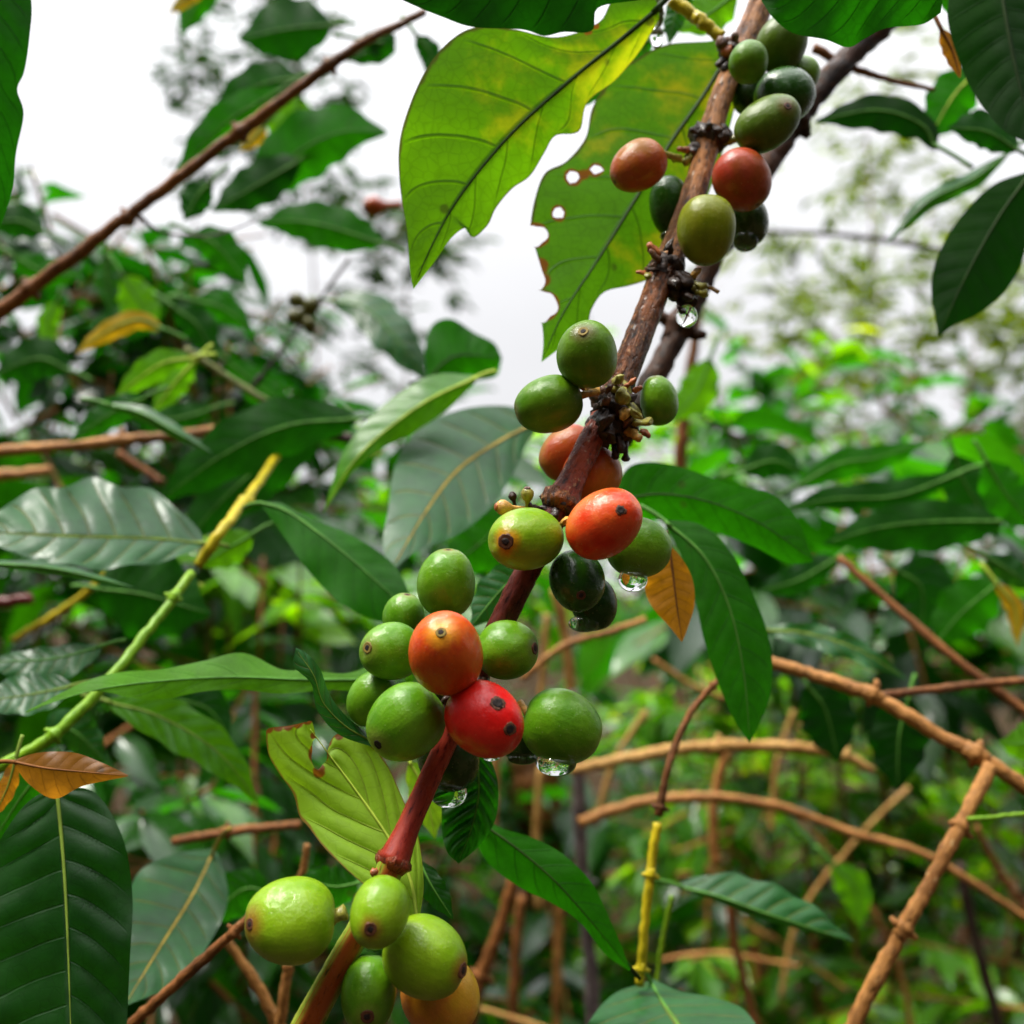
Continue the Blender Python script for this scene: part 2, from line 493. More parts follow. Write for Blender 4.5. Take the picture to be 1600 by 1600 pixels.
def berry_mat(name, c_lo, c_hi, halo=None, blush=None, blush_at=0.5, rough=0.35, coat=0.12, speck=0.5, vary=0.16):
    """coffee cherry skin: +Z of the berry points at the navel; colour shifts along and round the fruit"""
    t = NT(name)
    tc = t.n('ShaderNodeTexCoord')
    mp = t.n('ShaderNodeMapping'); t.set(mp.inputs['Vector'], tc.outputs['Object']); mp.inputs['Scale'].default_value = (140, 140, 140)
    pos = mp.outputs[0]
    rn = t.n('ShaderNodeObjectInfo').outputs['Random']
    w = t.math('MULTIPLY', rn, 17.0)
    sep = t.n('ShaderNodeSeparateXYZ'); t.set(sep.inputs[0], pos)
    big = t.noise(pos, 0.9, 2.0, 0.5, w)
    mid = t.noise(pos, 3.5, 4.0, 0.6, w)
    fine = t.noise(pos, 22.0, 3.0, 0.6, w)
    f = t.ramp(t.math('ADD', t.math('MULTIPLY', big, 0.7), t.math('MULTIPLY', mid, 0.3)), 0.34, 0.64)
    col = t.mix(f, c_lo, c_hi)
    if blush is not None:
        bf = t.ramp(t.math('ADD', t.math('ADD', big, t.math('MULTIPLY', t.math('SUBTRACT', mid, 0.5), 0.35)),
                            t.math('MULTIPLY', sep.outputs[0], 0.16)), blush_at - 0.14, blush_at + 0.16)
        col = t.mix(bf, col, blush)
    # lengthwise faint streaks
    st = t.n('ShaderNodeMapping'); t.set(st.inputs['Vector'], pos); st.inputs['Scale'].default_value = (6, 6, 0.7)
    streak = t.noise(st.outputs[0], 1.0, 3.0, 0.6, w)
    # pale lenticels
    vo = t.voro(pos, 7.0)
    dots = t.math('MULTIPLY', t.ramp(vo, 0.06, 0.14, 1.0, 0.0), 0.38 * speck)
    col = t.mix(dots, col, (0.55, 0.55, 0.25))
    # tiny scuffs
    sc = t.math('MULTIPLY', t.ramp(t.noise(pos, 5.0, 5.0, 0.75, w), 0.63, 0.72), 0.7 * speck)
    col = t.mix(sc, col, (0.10, 0.06, 0.02))
    if halo is not None:
        xy = t.n('ShaderNodeAttribute', attribute_name='nav').outputs['Fac']
        hf = t.ramp(t.math('ADD', xy, t.math('MULTIPLY', t.math('SUBTRACT', mid, 0.5), 0.35)), 0.16, 0.62, 1.0, 0.0)
        col = t.mix(hf, col, halo)
    val = t.ramp(t.math('ADD', t.math('MULTIPLY', streak, 0.6), t.math('MULTIPLY', fine, 0.4)), 0.3, 0.7, 1 - vary, 1 + vary, False)
    hs = t.n('ShaderNodeHueSaturation'); t.set(hs.inputs['Color'], col); t.set(hs.inputs['Value'], val)
    h = t.math('ADD', t.math('MULTIPLY', mid, 0.6), t.math('ADD', t.math('MULTIPLY', fine, 0.12), t.math('MULTIPLY', streak, 0.3)))
    nb = t.bump(h, 0.16, 0.0016)
    rr = t.ramp(mid, 0.35, 0.65, rough * 0.8, rough * 1.35)
    film = t.math('MULTIPLY', t.ramp(t.math('ADD', t.math('MULTIPLY', big, 0.5), t.math('MULTIPLY', mid, 0.5)), 0.44, 0.54), max(0.0, coat + 0.35))
    cb = t.bump(t.math('ADD', mid, t.math('MULTIPLY', fine, 0.2)), 0.35, 0.0018)
    return t.done(t.bsdf(Base_Color=hs.outputs[0], Roughness=rr, Normal=nb, Coat_Weight=film, Coat_Roughness=0.06, Coat_Normal=cb, Specular_IOR_Level=0.2,
                         Subsurface_Weight=0.06, Subsurface_Radius=(0.004, 0.004, 0.0015), Subsurface_Scale=0.6))


FM = dict(
    lime=berry_mat('skin_lime', (0.12, 0.25, 0.004), (0.19, 0.32, 0.005), halo=(0.20, 0.12, 0.01)),
    green=berry_mat('skin_green', (0.060, 0.185, 0.004), (0.115, 0.265, 0.005), halo=(0.14, 0.20, 0.02)),
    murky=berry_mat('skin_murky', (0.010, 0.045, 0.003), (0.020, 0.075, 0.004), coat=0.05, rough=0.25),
    deep=berry_mat('skin_deep', (0.050, 0.145, 0.003), (0.095, 0.20, 0.004), halo=(0.10, 0.10, 0.02), coat=-0.15),
    moss=berry_mat('skin_moss', (0.05, 0.10, 0.003), (0.085, 0.14, 0.004), halo=(0.10, 0.08, 0.01), coat=-0.15),
    olive=berry_mat('skin_olive', (0.13, 0.18, 0.004), (0.21, 0.23, 0.005), halo=(0.14, 0.09, 0.02), coat=-0.15),
    black=berry_mat('skin_shaded', (0.012, 0.035, 0.004), (0.022, 0.055, 0.005), coat=0.3, rough=0.25),  # green skin darkened to near black: shade put into the colour
    gold=berry_mat('skin_gold', (0.14, 0.28, 0.005), (0.25, 0.35, 0.006), halo=(0.50, 0.20, 0.008)),
    orange=berry_mat('skin_orange', (0.42, 0.12, 0.012), (0.50, 0.16, 0.016), blush=(0.46, 0.05, 0.012), blush_at=0.55),
    vermilion=berry_mat('skin_vermilion', (0.52, 0.060, 0.004), (0.62, 0.13, 0.006), halo=(0.60, 0.24, 0.015), blush=(0.50, 0.032, 0.005), blush_at=0.58),
    scarlet=berry_mat('skin_scarlet', (0.54, 0.020, 0.005), (0.60, 0.055, 0.006), blush=(0.62, 0.14, 0.012), blush_at=0.62),
    crimson=berry_mat('skin_crimson', (0.52, 0.006, 0.005), (0.62, 0.012, 0.006), speck=0.3),
    russet=berry_mat('skin_russet', (0.26, 0.05, 0.010), (0.34, 0.10, 0.016), blush=(0.34, 0.03, 0.010), blush_at=0.5),
    amber=berry_mat('skin_amber', (0.42, 0.22, 0.012), (0.50, 0.28, 0.016), blush=(0.50, 0.16, 0.012), blush_at=0.55),
    tawny=berry_mat('skin_tawny', (0.26, 0.095, 0.005), (0.32, 0.15, 0.007), blush=(0.34, 0.050, 0.005), blush_at=0.50),
)


def plain_mat(name, c, rough=0.5, wet=0.0, scale=500.0, vary=0.3, bump=0.3):
    t = NT(name)
    pos = t.n('ShaderNodeTexCoord').outputs['Object']
    n = t.noise(pos, scale, 4.0, 0.6)
    col = t.mix(t.ramp(n, 0.3, 0.7), tuple(x * (1 - vary) for x in c), tuple(x * (1 + vary) for x in c))
    return t.done(t.bsdf(Base_Color=col, Roughness=rough, Coat_Weight=wet * 0.4, Specular_IOR_Level=0.3, Normal=t.bump(n, bump, 0.0008)))


navel_tan = plain_mat('navel_tan', (0.17, 0.12, 0.018), 0.7, 0.0)
navel_brown = plain_mat('navel_brown', (0.09, 0.030, 0.010), 0.65, 0.1)
navel_dark = plain_mat('navel_dark', (0.012, 0.006, 0.004), 0.75, 0.0)
bract_brown = plain_mat('bract_brown', (0.11, 0.045, 0.02), 0.45, 0.5, 700.0, 0.6, 0.8)
bract_dark = plain_mat('bract_dark', (0.028, 0.012, 0.005), 0.5, 0.4, 700.0, 0.6, 0.9)
bract_olive = plain_mat('bract_olive', (0.24, 0.22, 0.03), 0.4, 0.5, 700.0, 0.4, 0.5)
bract_gold = plain_mat('bract_gold', (0.48, 0.26, 0.05), 0.4, 0.5, 700.0, 0.4, 0.5)
bract_rust = plain_mat('bract_rust', (0.34, 0.10, 0.03), 0.45, 0.4, 700.0, 0.5, 0.6)

_t = NT('water')
_g = _t.n('ShaderNodeBsdfGlass'); _g.inputs['IOR'].default_value = 1.33; _g.inputs['Roughness'].default_value = 0.0
water_m = _t.done(_g.outputs[0])

# ------------------------------------------------------------------ ground
_t = NT('ground_litter')
_pos = _t.n('ShaderNodeTexCoord').outputs['Object']
_n = _t.noise(_pos, 9.0, 6.0, 0.65)
_v = _t.voro(_pos, 14.0)
_c = _t.mix(_t.ramp(_n, 0.35, 0.65), (0.018, 0.012, 0.006), (0.05, 0.03, 0.015))
_c = _t.mix(_t.math('MULTIPLY', _t.ramp(_v, 0.1, 0.35, 1.0, 0.0), 0.5), _c, (0.05, 0.08, 0.02))
ground_m = _t.done(_t.bsdf(Base_Color=_c, Roughness=0.9, Specular_IOR_Level=0.05, Normal=_t.bump(_n, 0.6, 0.03)))
gv, gf = [], []
_rg = np.random.default_rng(4)
GN = 60
for i in range(GN + 1):
    for j in range(GN + 1):
        x = math.copysign(abs(2 * i / GN - 1) ** 2.2, 2 * i / GN - 1) * 120
        y = math.copysign(abs(2 * j / GN - 1) ** 2.2, 2 * j / GN - 1) * 120
        gv.append((x, y, _rg.normal() * 0.02 * min(1, math.hypot(x, y) / 3)))
for i in range(GN):
    for j in range(GN):
        a = i * (GN + 1) + j
        gf.append((a, a + GN + 1, a + GN + 2, a + 1))
tag(link('ground', mesh_from(gv, gf, 'ground'), ground_m), kind='structure')


# ------------------------------------------------------------------ leaves
def build_leaf(label, cat, M, A, B, mat, vein='green', under=False, slope=(0.25, 0.25), wave=(0.12, 3.0), quilt=0.0007, nveins=9, vslope=0.55,
               nv=10, petiole=None, holes=(), scorch=(), rib=2.2, group=None, name='coffee_leaf', seed=0, curl=0.0):
    """M, A, B: rows of (px, py, depth) / (px, py) from base to tip for midrib and both margins; depth leaves the midrib with slope"""
    nu = len(M)
    nveins, vslope = VEINS[mat.name]
    rg = random.Random(seed)
    ph1, ph2 = rg.random() * 6.28, rg.random() * 6.28
    base = P(*M[0][:3])
    root = empty(name, base)
    tag(root, label, cat, group)
    verts, uvs = [], []
    flat2d = []
    cols = [(-1, j / nv) for j in range(nv, 0, -1)] + [(0, 0.0)] + [(1, j / nv) for j in range(1, nv + 1)]
    for i in range(nu):
        t = i / (nu - 1)
        mx, my, md = M[i]
        for side, f in cols:
            E = A[i] if side < 0 else B[i]
            ex, ey = E[0] - mx, E[1] - my
            L = math.hypot(ex, ey) * S * md
            px, py = mx + ex * f, my + ey * f
            sl = slope[0] if side < 0 else slope[1]
            d = md + sl * L * f + curl * L * f * f
            phw = ph1 if side < 0 else ph2
            d += wave[0] * L * f * f * math.sin(6.283 * wave[1] * t + phw)
            if quilt:
                phs = t * nveins - f ** 1.25 * vslope * 2 + (0.28 if side > 0 else 0)
                amp = quilt * min(1, L / 0.008) * math.sin(math.pi * min(1, f * 1.05)) ** 0.6
                d -= amp * (abs(math.cos(3.14159 * phs)) ** 0.6 - 0.5) * (0.6 if under else 1)
            verts.append(P(px, py, d) - base)
            flat2d.append((px, py))
            uvs.append((t, 0.5 + 0.5 * f * side))
    nc = len(cols)
    faces = []
    for i in range(nu - 1):
        for j in range(nc - 1):
            a = i * nc + j
            faces.append((a, a + 1, a + nc + 1, a + nc))
    hurt = None
    if holes:
        q = np.array(flat2d)
        hurt = np.zeros(len(q), np.float32)
        for (hx, hy, rx, ry) in holes:
            r_ = np.hypot(q[:, 0] - hx, q[:, 1] - hy) - min(rx, ry)
            hurt = np.maximum(hurt, np.clip(1 - r_ / 9.0, 0, 1)).astype(np.float32)
        inside = np.zeros(len(q), bool)
        for (hx, hy, rx, ry) in holes:
            dx, dy = (q[:, 0] - hx) / rx, (q[:, 1] - hy) / ry
            rr = np.hypot(dx, dy)
            ang = np.arctan2(dy, dx)
            rr = rr / (1 + 0.10 * np.sin(3 * ang + hx) + 0.06 * np.sin(5 * ang))
            ins = rr < 1
            inside |= ins
        for (hx, hy, r0_) in scorch:
            r_ = np.hypot(q[:, 0] - hx, q[:, 1] - hy)
            hurt = np.maximum(hurt, np.clip(1.5 - r_ / r0_, 0, 1)).astype(np.float32)
        keep = [f for f in faces if not all(inside[k] for k in f)]
        used = set(k for f in keep for k in f)
        for (hx, hy, rx, ry) in holes:
            for k in used:
                dx, dy = (q[k, 0] - hx) / rx, (q[k, 1] - hy) / ry
                rr = math.hypot(dx, dy)
                ang = math.atan2(dy, dx)
                lim = 1 + 0.10 * math.sin(3 * ang + hx) + 0.06 * math.sin(5 * ang)
                if rr < lim and rr > 1e-4:
                    v = verts[k] + base
                    dep = (v - CAM_LOC).dot(FWD)
                    verts[k] = P(hx + dx / rr * lim * rx, hy + dy / rr * lim * ry, dep) - base
        faces = keep
    # normals on the leaf's upper side
    tot = Vector()
    for f in faces[::7]:
        tot += (verts[f[1]] - verts[f[0]]).cross(verts[f[3]] - verts[f[0]])
    toward = (CAM_LOC - P(*M[nu // 2][:3])).dot(tot) > 0
    if toward == under:
        faces = [tuple(reversed(f)) for f in faces]
    blade = link('blade', mesh_from(verts, faces, 'blade', uvs), mat, root)
    k0, k1 = 0, int(nu * 0.97)
    pts = [P(*M[i][:3]) - base for i in range(k0, k1)]
    rr = [rib * S * M[i][2] * (1.15 - 1.0 * i / nu) for i in range(k0, k1)]
    link('midrib', tube_mesh(pts, rr, 6), vein_mat(vein), root)
    if hurt is not None:
        at_ = blade.data.attributes.new('hurt', 'FLOAT', 'POINT')
        at_.data.foreach_set('value', hurt)
    if petiole is not None:
        p0, p1 = P(*petiole) - base, pts[0]
        midp = (p0 + p1) / 2 + Vector((0, 0, 0.1 * (p1 - p0).length))
        pp = [p0 * (1 - s) ** 2 + midp * 2 * s * (1 - s) + pts[min(2, len(pts) - 1)] * s * s for s in np.linspace(0, 1, 7)]
        link('petiole', tube_mesh(pp, [rib * 1.5 * S * M[0][2]] * 7, 8), vein_mat(vein), root)
    return root


def prof(t):
    s = math.sin(math.pi * min(1, t) ** 0.85) ** 0.8
    tip = max(0.0, (t - 0.82) / 0.18)
    return max(0.015, s * (1 - 0.45 * tip * (1 - tip) * 2))


def leaf(label, spine, hw, mat, vein='green', nu=40, cat='leaf', seed=None, **kw):
    """a leaf by its midrib (px, py, depth) from base to tip and apparent half width(s) in photo pixels"""
    seed = seed if seed is not None else (hash((round(spine[0][0]), round(spine[0][1]))) % 1000)
    rg = random.Random(seed)
    M = crom(spine, nu)
    ha, hb = hw if isinstance(hw, tuple) else (hw, hw)
    A, B = [], []
    p1, p2 = rg.random() * 6, rg.random() * 6
    for i in range(nu):
        t = i / (nu - 1)
        d = M[min(i + 1, nu - 1)][:2] - M[max(i - 1, 0)][:2]
        d = d / (np.linalg.norm(d) + 1e-9)
        nrm = np.array([d[1], -d[0]])
        w = prof(t)
        A.append(M[i][:2] + nrm * ha * w * (1 + 0.07 * math.sin(t * 26 + p1)))
        B.append(M[i][:2] - nrm * hb * w * (1 + 0.07 * math.sin(t * 26 + p2)))
    kw.setdefault('wave', (0.12, 3.2))
    if 'petiole' not in kw:
        e = M[0] - (M[2] - M[0]) / (np.linalg.norm((M[2] - M[0])[:2]) + 1e-9) * 38
        kw['petiole'] = (e[0], e[1], M[0][2] + 0.002)
    return build_leaf(label, cat, M, A, B, LM[mat], vein, seed=seed, **kw)


def traced(label, spine, ea, eb, mat, vein='green', nu=64, cat='leaf', seed=1, **kw):
    """a leaf whose margins are given as polylines from base to tip"""
    return build_leaf(label, cat, crom(spine, nu), crom(ea, nu), crom(eb, nu), LM[mat], vein, seed=seed, **kw)


# --- the two backlit leaves at the top
traced('broad yellow-green backlit leaf with dark midrib, left of the fruiting branch at the top',
       [(1030, 12, .222), (970, 62, .221), (900, 118, .218), (800, 208, .214), (720, 305, .211), (672, 390, .209), (646, 452, .208)],
       [(1015, -20), (960, -2), (935, 35), (870, 58), (800, 45), (745, 42), (705, 62), (668, 105), (640, 165), (624, 225), (625, 290), (636, 365), (640, 420), (646, 452)],
       [(1030, 30), (1000, 80), (962, 125), (918, 160), (905, 205), (868, 212), (850, 240), (828, 275), (800, 295), (775, 325), (762, 352), (738, 372), (730, 355), (705, 372), (680, 408), (646, 452)],
       'backlit', 'dark', nu=90, nv=18, under=True, slope=(-0.15, 0.3), quilt=0.0006, nveins=8, wave=(0.06, 2.5), rib=3.4,
       petiole=(1085, -40, .224), holes=[(905, 22, 20, 26)], scorch=[(918, 48, 8), (930, 40, 8)])
traced('backlit leaf with insect holes and notched margin, behind the upper berries',
       [(1150, 60, .243), (1105, 140, .240), (1050, 220, .236), (1000, 300, .232), (935, 405, .227), (880, 490, .223), (846, 566, .221)],
       [(1150, 55), (1110, 64), (1040, 70), (985, 98), (950, 128), (925, 170), (915, 215), (885, 252), (852, 270), (836, 310), (829, 352), (832, 372), (846, 420), (852, 442), (838, 466), (846, 500), (849, 535), (846, 566)],
       [(1160, 90), (1150, 160), (1128, 240), (1100, 320), (1062, 390), (1020, 432), (985, 446), (945, 456), (925, 482), (915, 512), (880, 540), (846, 566)],
       'backlit_green', 'dark', nu=110, nv=22, under=True, slope=(0.1, 0.2), quilt=0.0006, nveins=8, wave=(0.05, 2.5), rib=3.0,
       petiole=(1175, 20, .240), holes=[(895, 277, 10, 10), (931, 265, 11, 7), (873, 333, 10, 9), (838, 368, 18, 16), (850, 478, 20, 24)], scorch=[(846, 415, 12), (849, 438, 12), (838, 460, 10), (912, 272, 9)])
traced('chewed pale lime leaf with torn brown top, behind the red stem at the bottom',
       [(652, 1440, .176), (640, 1370, .180), (605, 1305, .184), (560, 1240, .187), (515, 1180, .188), (478, 1130, .188)],
       [(645, 1440), (600, 1405), (560, 1375), (510, 1328), (482, 1292), (468, 1275), (458, 1240), (436, 1208), (420, 1180), (416, 1150), (420, 1138), (450, 1134), (478, 1128)],
       [(655, 1440), (662, 1380), (652, 1300), (628, 1245), (605, 1195), (580, 1165), (545, 1146), (520, 1152), (505, 1192), (496, 1195), (494, 1160), (488, 1128), (479, 1128)],
       'chewed', 'lime', nu=100, nv=22, under=True, slope=(-0.15, 0.35), quilt=0.0016, nveins=6, vslope=0.9, wave=(0.05, 2.0), rib=3.0,
       holes=[(498, 1178, 12, 24), (452, 1276, 12, 15)], scorch=[(420, 1138, 9), (435, 1136, 9), (450, 1134, 9), (465, 1130, 9), (480, 1124, 9), (490, 1150, 6), (545, 1144, 9), (530, 1150, 8), (512, 1160, 7), (498, 1206, 10), (500, 1200, 8)])

# --- top edge
traced('dark green leaf across the top edge above the broad backlit leaf',
       [(1010, -40, .20), (900, -30, .20), (780, -28, .20), (690, -20, .202), (615, -8, .205)],
       [(1000, -70), (900, -100), (780, -100), (690, -60), (615, -8)],
       [(1000, 0), (935, 12), (925, 48), (880, 50), (850, 56), (815, 46), (738, 42), (690, 26), (655, 12), (615, -6)],
       'deep', 'dark', under=True, slope=(-0.2, 0.3), petiole=(1050, -50, .2))
traced('dark green leaf over the topmost berry at the top right',
       [(1480, -60, .19), (1400, -40, .192), (1300, -25, .195), (1230, -15, .2), (1190, 0, .205)],
       [(1470, -120), (1380, -140), (1290, -110), (1220, -60), (1190, -2)],
       [(1470, 20), (1440, 38), (1385, 44), (1352, 60), (1325, 74), (1290, 62), (1240, 52), (1210, 30), (1190, 2)],
       'dark', 'dark', under=True, slope=(-0.3, 0.35), petiole=(1530, -80, .19))
traced('almost black leaf in the top right corner hanging close to the lens',
       [(1560, -60, .150), (1570, 20, .148), (1590, 120, .146), (1620, 230, .144)],
       [(1500, -60), (1480, 20), (1500, 100), (1530, 160), (1570, 205), (1620, 230)],
       [(1620, -60), (1680, 20), (1700, 110), (1660, 190), (1620, 230)],
       'deep', 'dark', under=True, slope=(0.3, 0.3), wave=(0.05, 2.0))
traced('leaf underside cut by the left edge of the photo at the top',
       [(-40, -60, .155), (-20, 80, .156), (-12, 200, .158), (-2, 355, .162)],
       [(-90, -60), (-110, 80), (-90, 220), (-2, 355)],
       [(30, -60), (49, 0), (46, 60), (38, 112), (27, 140), (37, 178), (25, 240), (20, 295), (0, 357)],
       'dark', 'dark', under=True, slope=(0.2, 0.25), wave=(0.04, 3.0))
leaf('small leaf with a yellow tip hanging at the top edge left of the twig', [(345, -45, .50), (310, 0, .50), (282, 56, .5)], 26, 'green', under=True)
leaf('yellow leaf scrap at the top edge above the small hanging leaf', [(330, -25, .49), (295, -5, .49), (262, 24, .49)], 13, 'yellow', under=True)
leaf('dark blurred leaf against the sky at the top left of the twig end', [(520, 40, .52), (450, 45, .52), (372, 62, .53)], 50, 'dark', under=True)
leaf('dark leaf hanging from the end of the slanting twig near the sky', [(560, 62, .45), (600, 70, .45), (535, 95, .46)], 24, 'dark', under=True)
leaf('pointed dark leaf tip left of the broad backlit leaf', [(650, 55, .4), (672, 85, .4), (668, 120, .4)], 18, 'dark', under=True)

# --- leaves of the slanting twig, upper left
leaf('broad dark leaf with wavy margin below the slanting twig, tip right against the sky', [(395, 300, .47), (470, 235, .46), (540, 205, .455), (606, 208, .45)], (56, 50), 'green', under=True, seed=3)
leaf('light green leaf hugging the underside of the slanting twig', [(440, 140, .41), (350, 195, .42), (272, 278, .43)], 34, 'green', under=True)
leaf('dark leaf above the slanting twig in the upper left', [(470, 120, .44), (400, 135, .45), (330, 175, .46)], 34, 'dark', under=True)
leaf('bright translucent leaf patch below the slanting twig', [(470, 150, .5), (455, 200, .5), (440, 262, .5)], 38, 'bright', under=True)
leaf('small yellow leaf just under the slanting twig', [(415, 195, .4), (398, 215, .4), (374, 236, .4)], 13, 'yellow', under=True)
leaf('dark elliptical leaf alone against the sky, left of the broad backlit leaf tip', [(598, 382, .43), (520, 356, .43), (460, 345, .435), (402, 350, .44)], (34, 36), 'green', under=True, seed=8)
leaf('dark leaf in shade below the bright translucent leaf', [(470, 250, .46), (400, 290, .46), (330, 330, .46)], 36, 'dark', under=True)
leaf('dark leaf hanging at the fork of the thin grey twig', [(330, 285, .42), (310, 305, .42), (288, 345, .42)], 26, 'dark', under=True)
leaf('leaf hanging below the fork in the upper left', [(300, 365, .44), (340, 385, .44), (385, 440, .44)], 30, 'green', under=True)
leaf('grey-backed leaf hanging straight down at left', [(165, 400, .46), (168, 440, .46), (172, 485, .46)], 20, 'silver')
leaf('bright green leaf right of the grey-backed leaf', [(190, 430, .5), (215, 470, .5), (245, 520, .5)], 30, 'bright', under=True)
leaf('orange-yellow arched leaf in the left foliage', [(255, 515, .40), (215, 500, .40), (165, 520, .40), (118, 552, .40)], 17, 'yellow', under=True)
leaf('lime leaf pair member, the upper one below the orange-yellow leaf', [(300, 560, .38), (250, 570, .38), (180, 620, .39)], (22, 24), 'bright', 'lime', under=True)
leaf('lime leaf pair member, the lower one hanging beside the pale leaf', [(305, 565, .39), (280, 590, .39), (238, 645, .39)], 22, 'bright', 'lime', under=True)
leaf('pale grey drooping leaf over the brown twig at left', [(165, 632, .34), (220, 645, .335), (275, 675, .33), (332, 708, .33)], 12, 'silver', slope=(1.2, 1.2))
leaf('dull green leaf folded beside the pale drooping leaf', [(230, 620, .36), (175, 645, .36), (110, 690, .36)], 24, 'green')

leaf('dark leaf at the left edge just under the foreground leaf underside', [(70, 365, .55), (30, 345, .55), (-25, 350, .55)], 28, 'dark', under=True)
leaf('green leaf under the lower end of the slanting twig', [(20, 400, .5), (70, 425, .5), (130, 430, .5)], 26, 'green', under=True)
leaf('small bright leaf hanging below the lower end of the slanting twig', [(90, 470, .52), (75, 505, .52), (80, 545, .52)], 18, 'bright', under=True)
leaf('dark leaf below the grey-backed leaf, pointing left', [(260, 470, .54), (205, 500, .54), (140, 500, .54)], 30, 'dark', under=True)
leaf('dark leaf right of the orange-yellow arched leaf', [(270, 480, .48), (310, 510, .48), (335, 565, .48)], 28, 'dark', under=True)
leaf('green leaf with its tip in the sky gap left of the thin dark stem', [(300, 470, .5), (345, 480, .5), (395, 515, .5)], 24, 'green', under=True)
leaf('dark leaf at the left edge beside the orange-yellow arched leaf', [(110, 580, .5), (60, 560, .5), (-10, 585, .5)], 34, 'dark', under=True)
leaf('dark leaf in front of the level twig below the lime leaf pair', [(330, 640, .5), (270, 655, .5), (190, 650, .5)], 26, 'dark', under=True)
leaf('dark leaf near the sky gap under the thin dark stem', [(350, 560, .5), (400, 600, .5), (470, 650, .5)], 26, 'green', under=True)

# --- left middle
leaf('long silvery leaf lying flat at the left edge', [(320, 850, .29), (240, 842, .285), (110, 838, .275), (-60, 830, .27)], (48, 88), 'silver', 'pale', slope=(-1.1, 1.0), quilt=0.0013, nveins=10, wave=(0.16, 4.0), nu=60, nv=14)
leaf('thin silvery leaf seen edge-on below the long silvery leaf', [(-40, 880, .26), (80, 888, .262), (210, 918, .265)], 9, 'silver', slope=(2.0, 2.0))
leaf('broad shaded leaf behind the yellow stem at left', [(560, 655, .36), (450, 665, .36), (350, 710, .36), (240, 790, .37)], 48, 'dark', under=True)
leaf('shaded leaf right of the yellow stem', [(500, 690, .40), (420, 720, .40), (330, 800, .40), (290, 860, .4)], 50, 'dark', under=True)
leaf('small bright leaf beside the green stem below the long silvery leaf', [(395, 835, .33), (350, 860, .33), (308, 885, .33)], 28, 'bright', under=True)
leaf('yellow-green leaf scrap with orange blotch under the silvery leaf', [(280, 910, .36), (220, 900, .36), (160, 890, .36)], 20, 'bright', 'lime', under=True)
traced('dark green folded leaf with pale rim left of the berry clusters',
       [(405, 785, .27), (450, 800, .268), (520, 850, .262), (590, 910, .258), (650, 965, .256)],
       [(405, 785), (440, 786), (480, 808), (540, 832), (600, 868), (630, 905), (650, 965)],
       [(405, 785), (445, 840), (480, 890), (530, 940), (590, 970), (650, 967)],
       'green', 'green', under=True, slope=(0.8, -0.3), petiole=(380, 795, .28))
leaf('dark leaf behind the green stem at the left middle', [(150, 920, .34), (230, 930, .34), (330, 960, .34)], 70, 'dark', under=True, seed=2)
leaf('crumpled silver leaf at the left edge below the middle', [(160, 1010, .27), (80, 1030, .265), (-30, 1035, .26)], (34, 20), 'silver', slope=(-0.8, 1.0), wave=(0.25, 3.0), quilt=0.0008)
leaf('pale grey leaf at the left edge under the crumpled silver leaf', [(115, 1072, .26), (50, 1085, .255), (-40, 1098, .25)], (30, 34), 'silver', 'pale', slope=(-0.8, 0.9), wave=(0.15, 3.0))
traced('long wavy green leaf lying across the left below the middle',
       [(590, 1062, .232), (480, 1062, .228), (360, 1058, .224), (240, 1065, .220), (140, 1080, .218), (40, 1112, .216)],
       [(590, 1035), (540, 1052), (480, 1046), (440, 1046), (380, 1020), (320, 1032), (250, 1046), (190, 1050), (130, 1066), (40, 1112)],
       [(590, 1085), (520, 1078), (440, 1084), (380, 1078), (320, 1080), (260, 1092), (215, 1092), (150, 1080), (100, 1092), (40, 1114)],
       'bright', 'green', under=True, slope=(0.9, -0.2), wave=(0.12, 4.0), petiole=(640, 1050, .235), nu=70)
leaf('green leaf drooping under the long wavy leaf', [(165, 1096, .29), (250, 1120, .285), (340, 1175, .28), (405, 1255, .28)], (36, 38), 'bright', 'pale', slope=(0.3, -0.4), quilt=0.0012, nu=50, nv=12)
leaf('dull leaf in shade behind the drooping green leaf', [(250, 1090, .34), (320, 1105, .34), (360, 1150, .34)], 36, 'dark')
leaf('leaf turned away behind the long wavy leaf', [(70, 1160, .3), (110, 1140, .3), (165, 1190, .3)], 34, 'silver')
traced('large dark quilted leaf filling the lower left corner',
       [(88, 1225, .205), (98, 1330, .200), (105, 1450, .195), (112, 1650, .188)],
       [(85, 1228), (35, 1262), (-20, 1350), (-70, 1480), (-90, 1650)],
       [(92, 1228), (150, 1240), (192, 1310), (207, 1400), (203, 1500), (196, 1650)],
       'dark', 'pale', slope=(0.25, 0.45), quilt=0.0009, nveins=7, vslope=0.7, nu=80, nv=18, wave=(0.06, 3.0), petiole=(92, 1190, .21), rib=3.0)
traced('small withered brown leaf resting above the large dark corner leaf',
       [(20, 1190, .196), (70, 1200, .194), (130, 1206, .193), (200, 1212, .193)],
       [(20, 1188), (60, 1176), (115, 1176), (160, 1192), (200, 1211)],
       [(20, 1192), (45, 1225), (85, 1248), (130, 1228), (200, 1213)],
       'brown', 'brown', slope=(0.5, 0.6), petiole=(-15, 1195, .2))
leaf('folded pale leaf edge at the left border above the corner leaf', [(25, 1185, .21), (12, 1230, .21), (-12, 1280, .21)], 14, 'orange', 'pale')
leaf('green leaf behind the corner leaf at the left border', [(70, 1200, .24), (30, 1250, .24), (-20, 1330, .24)], 48, 'green', under=True)
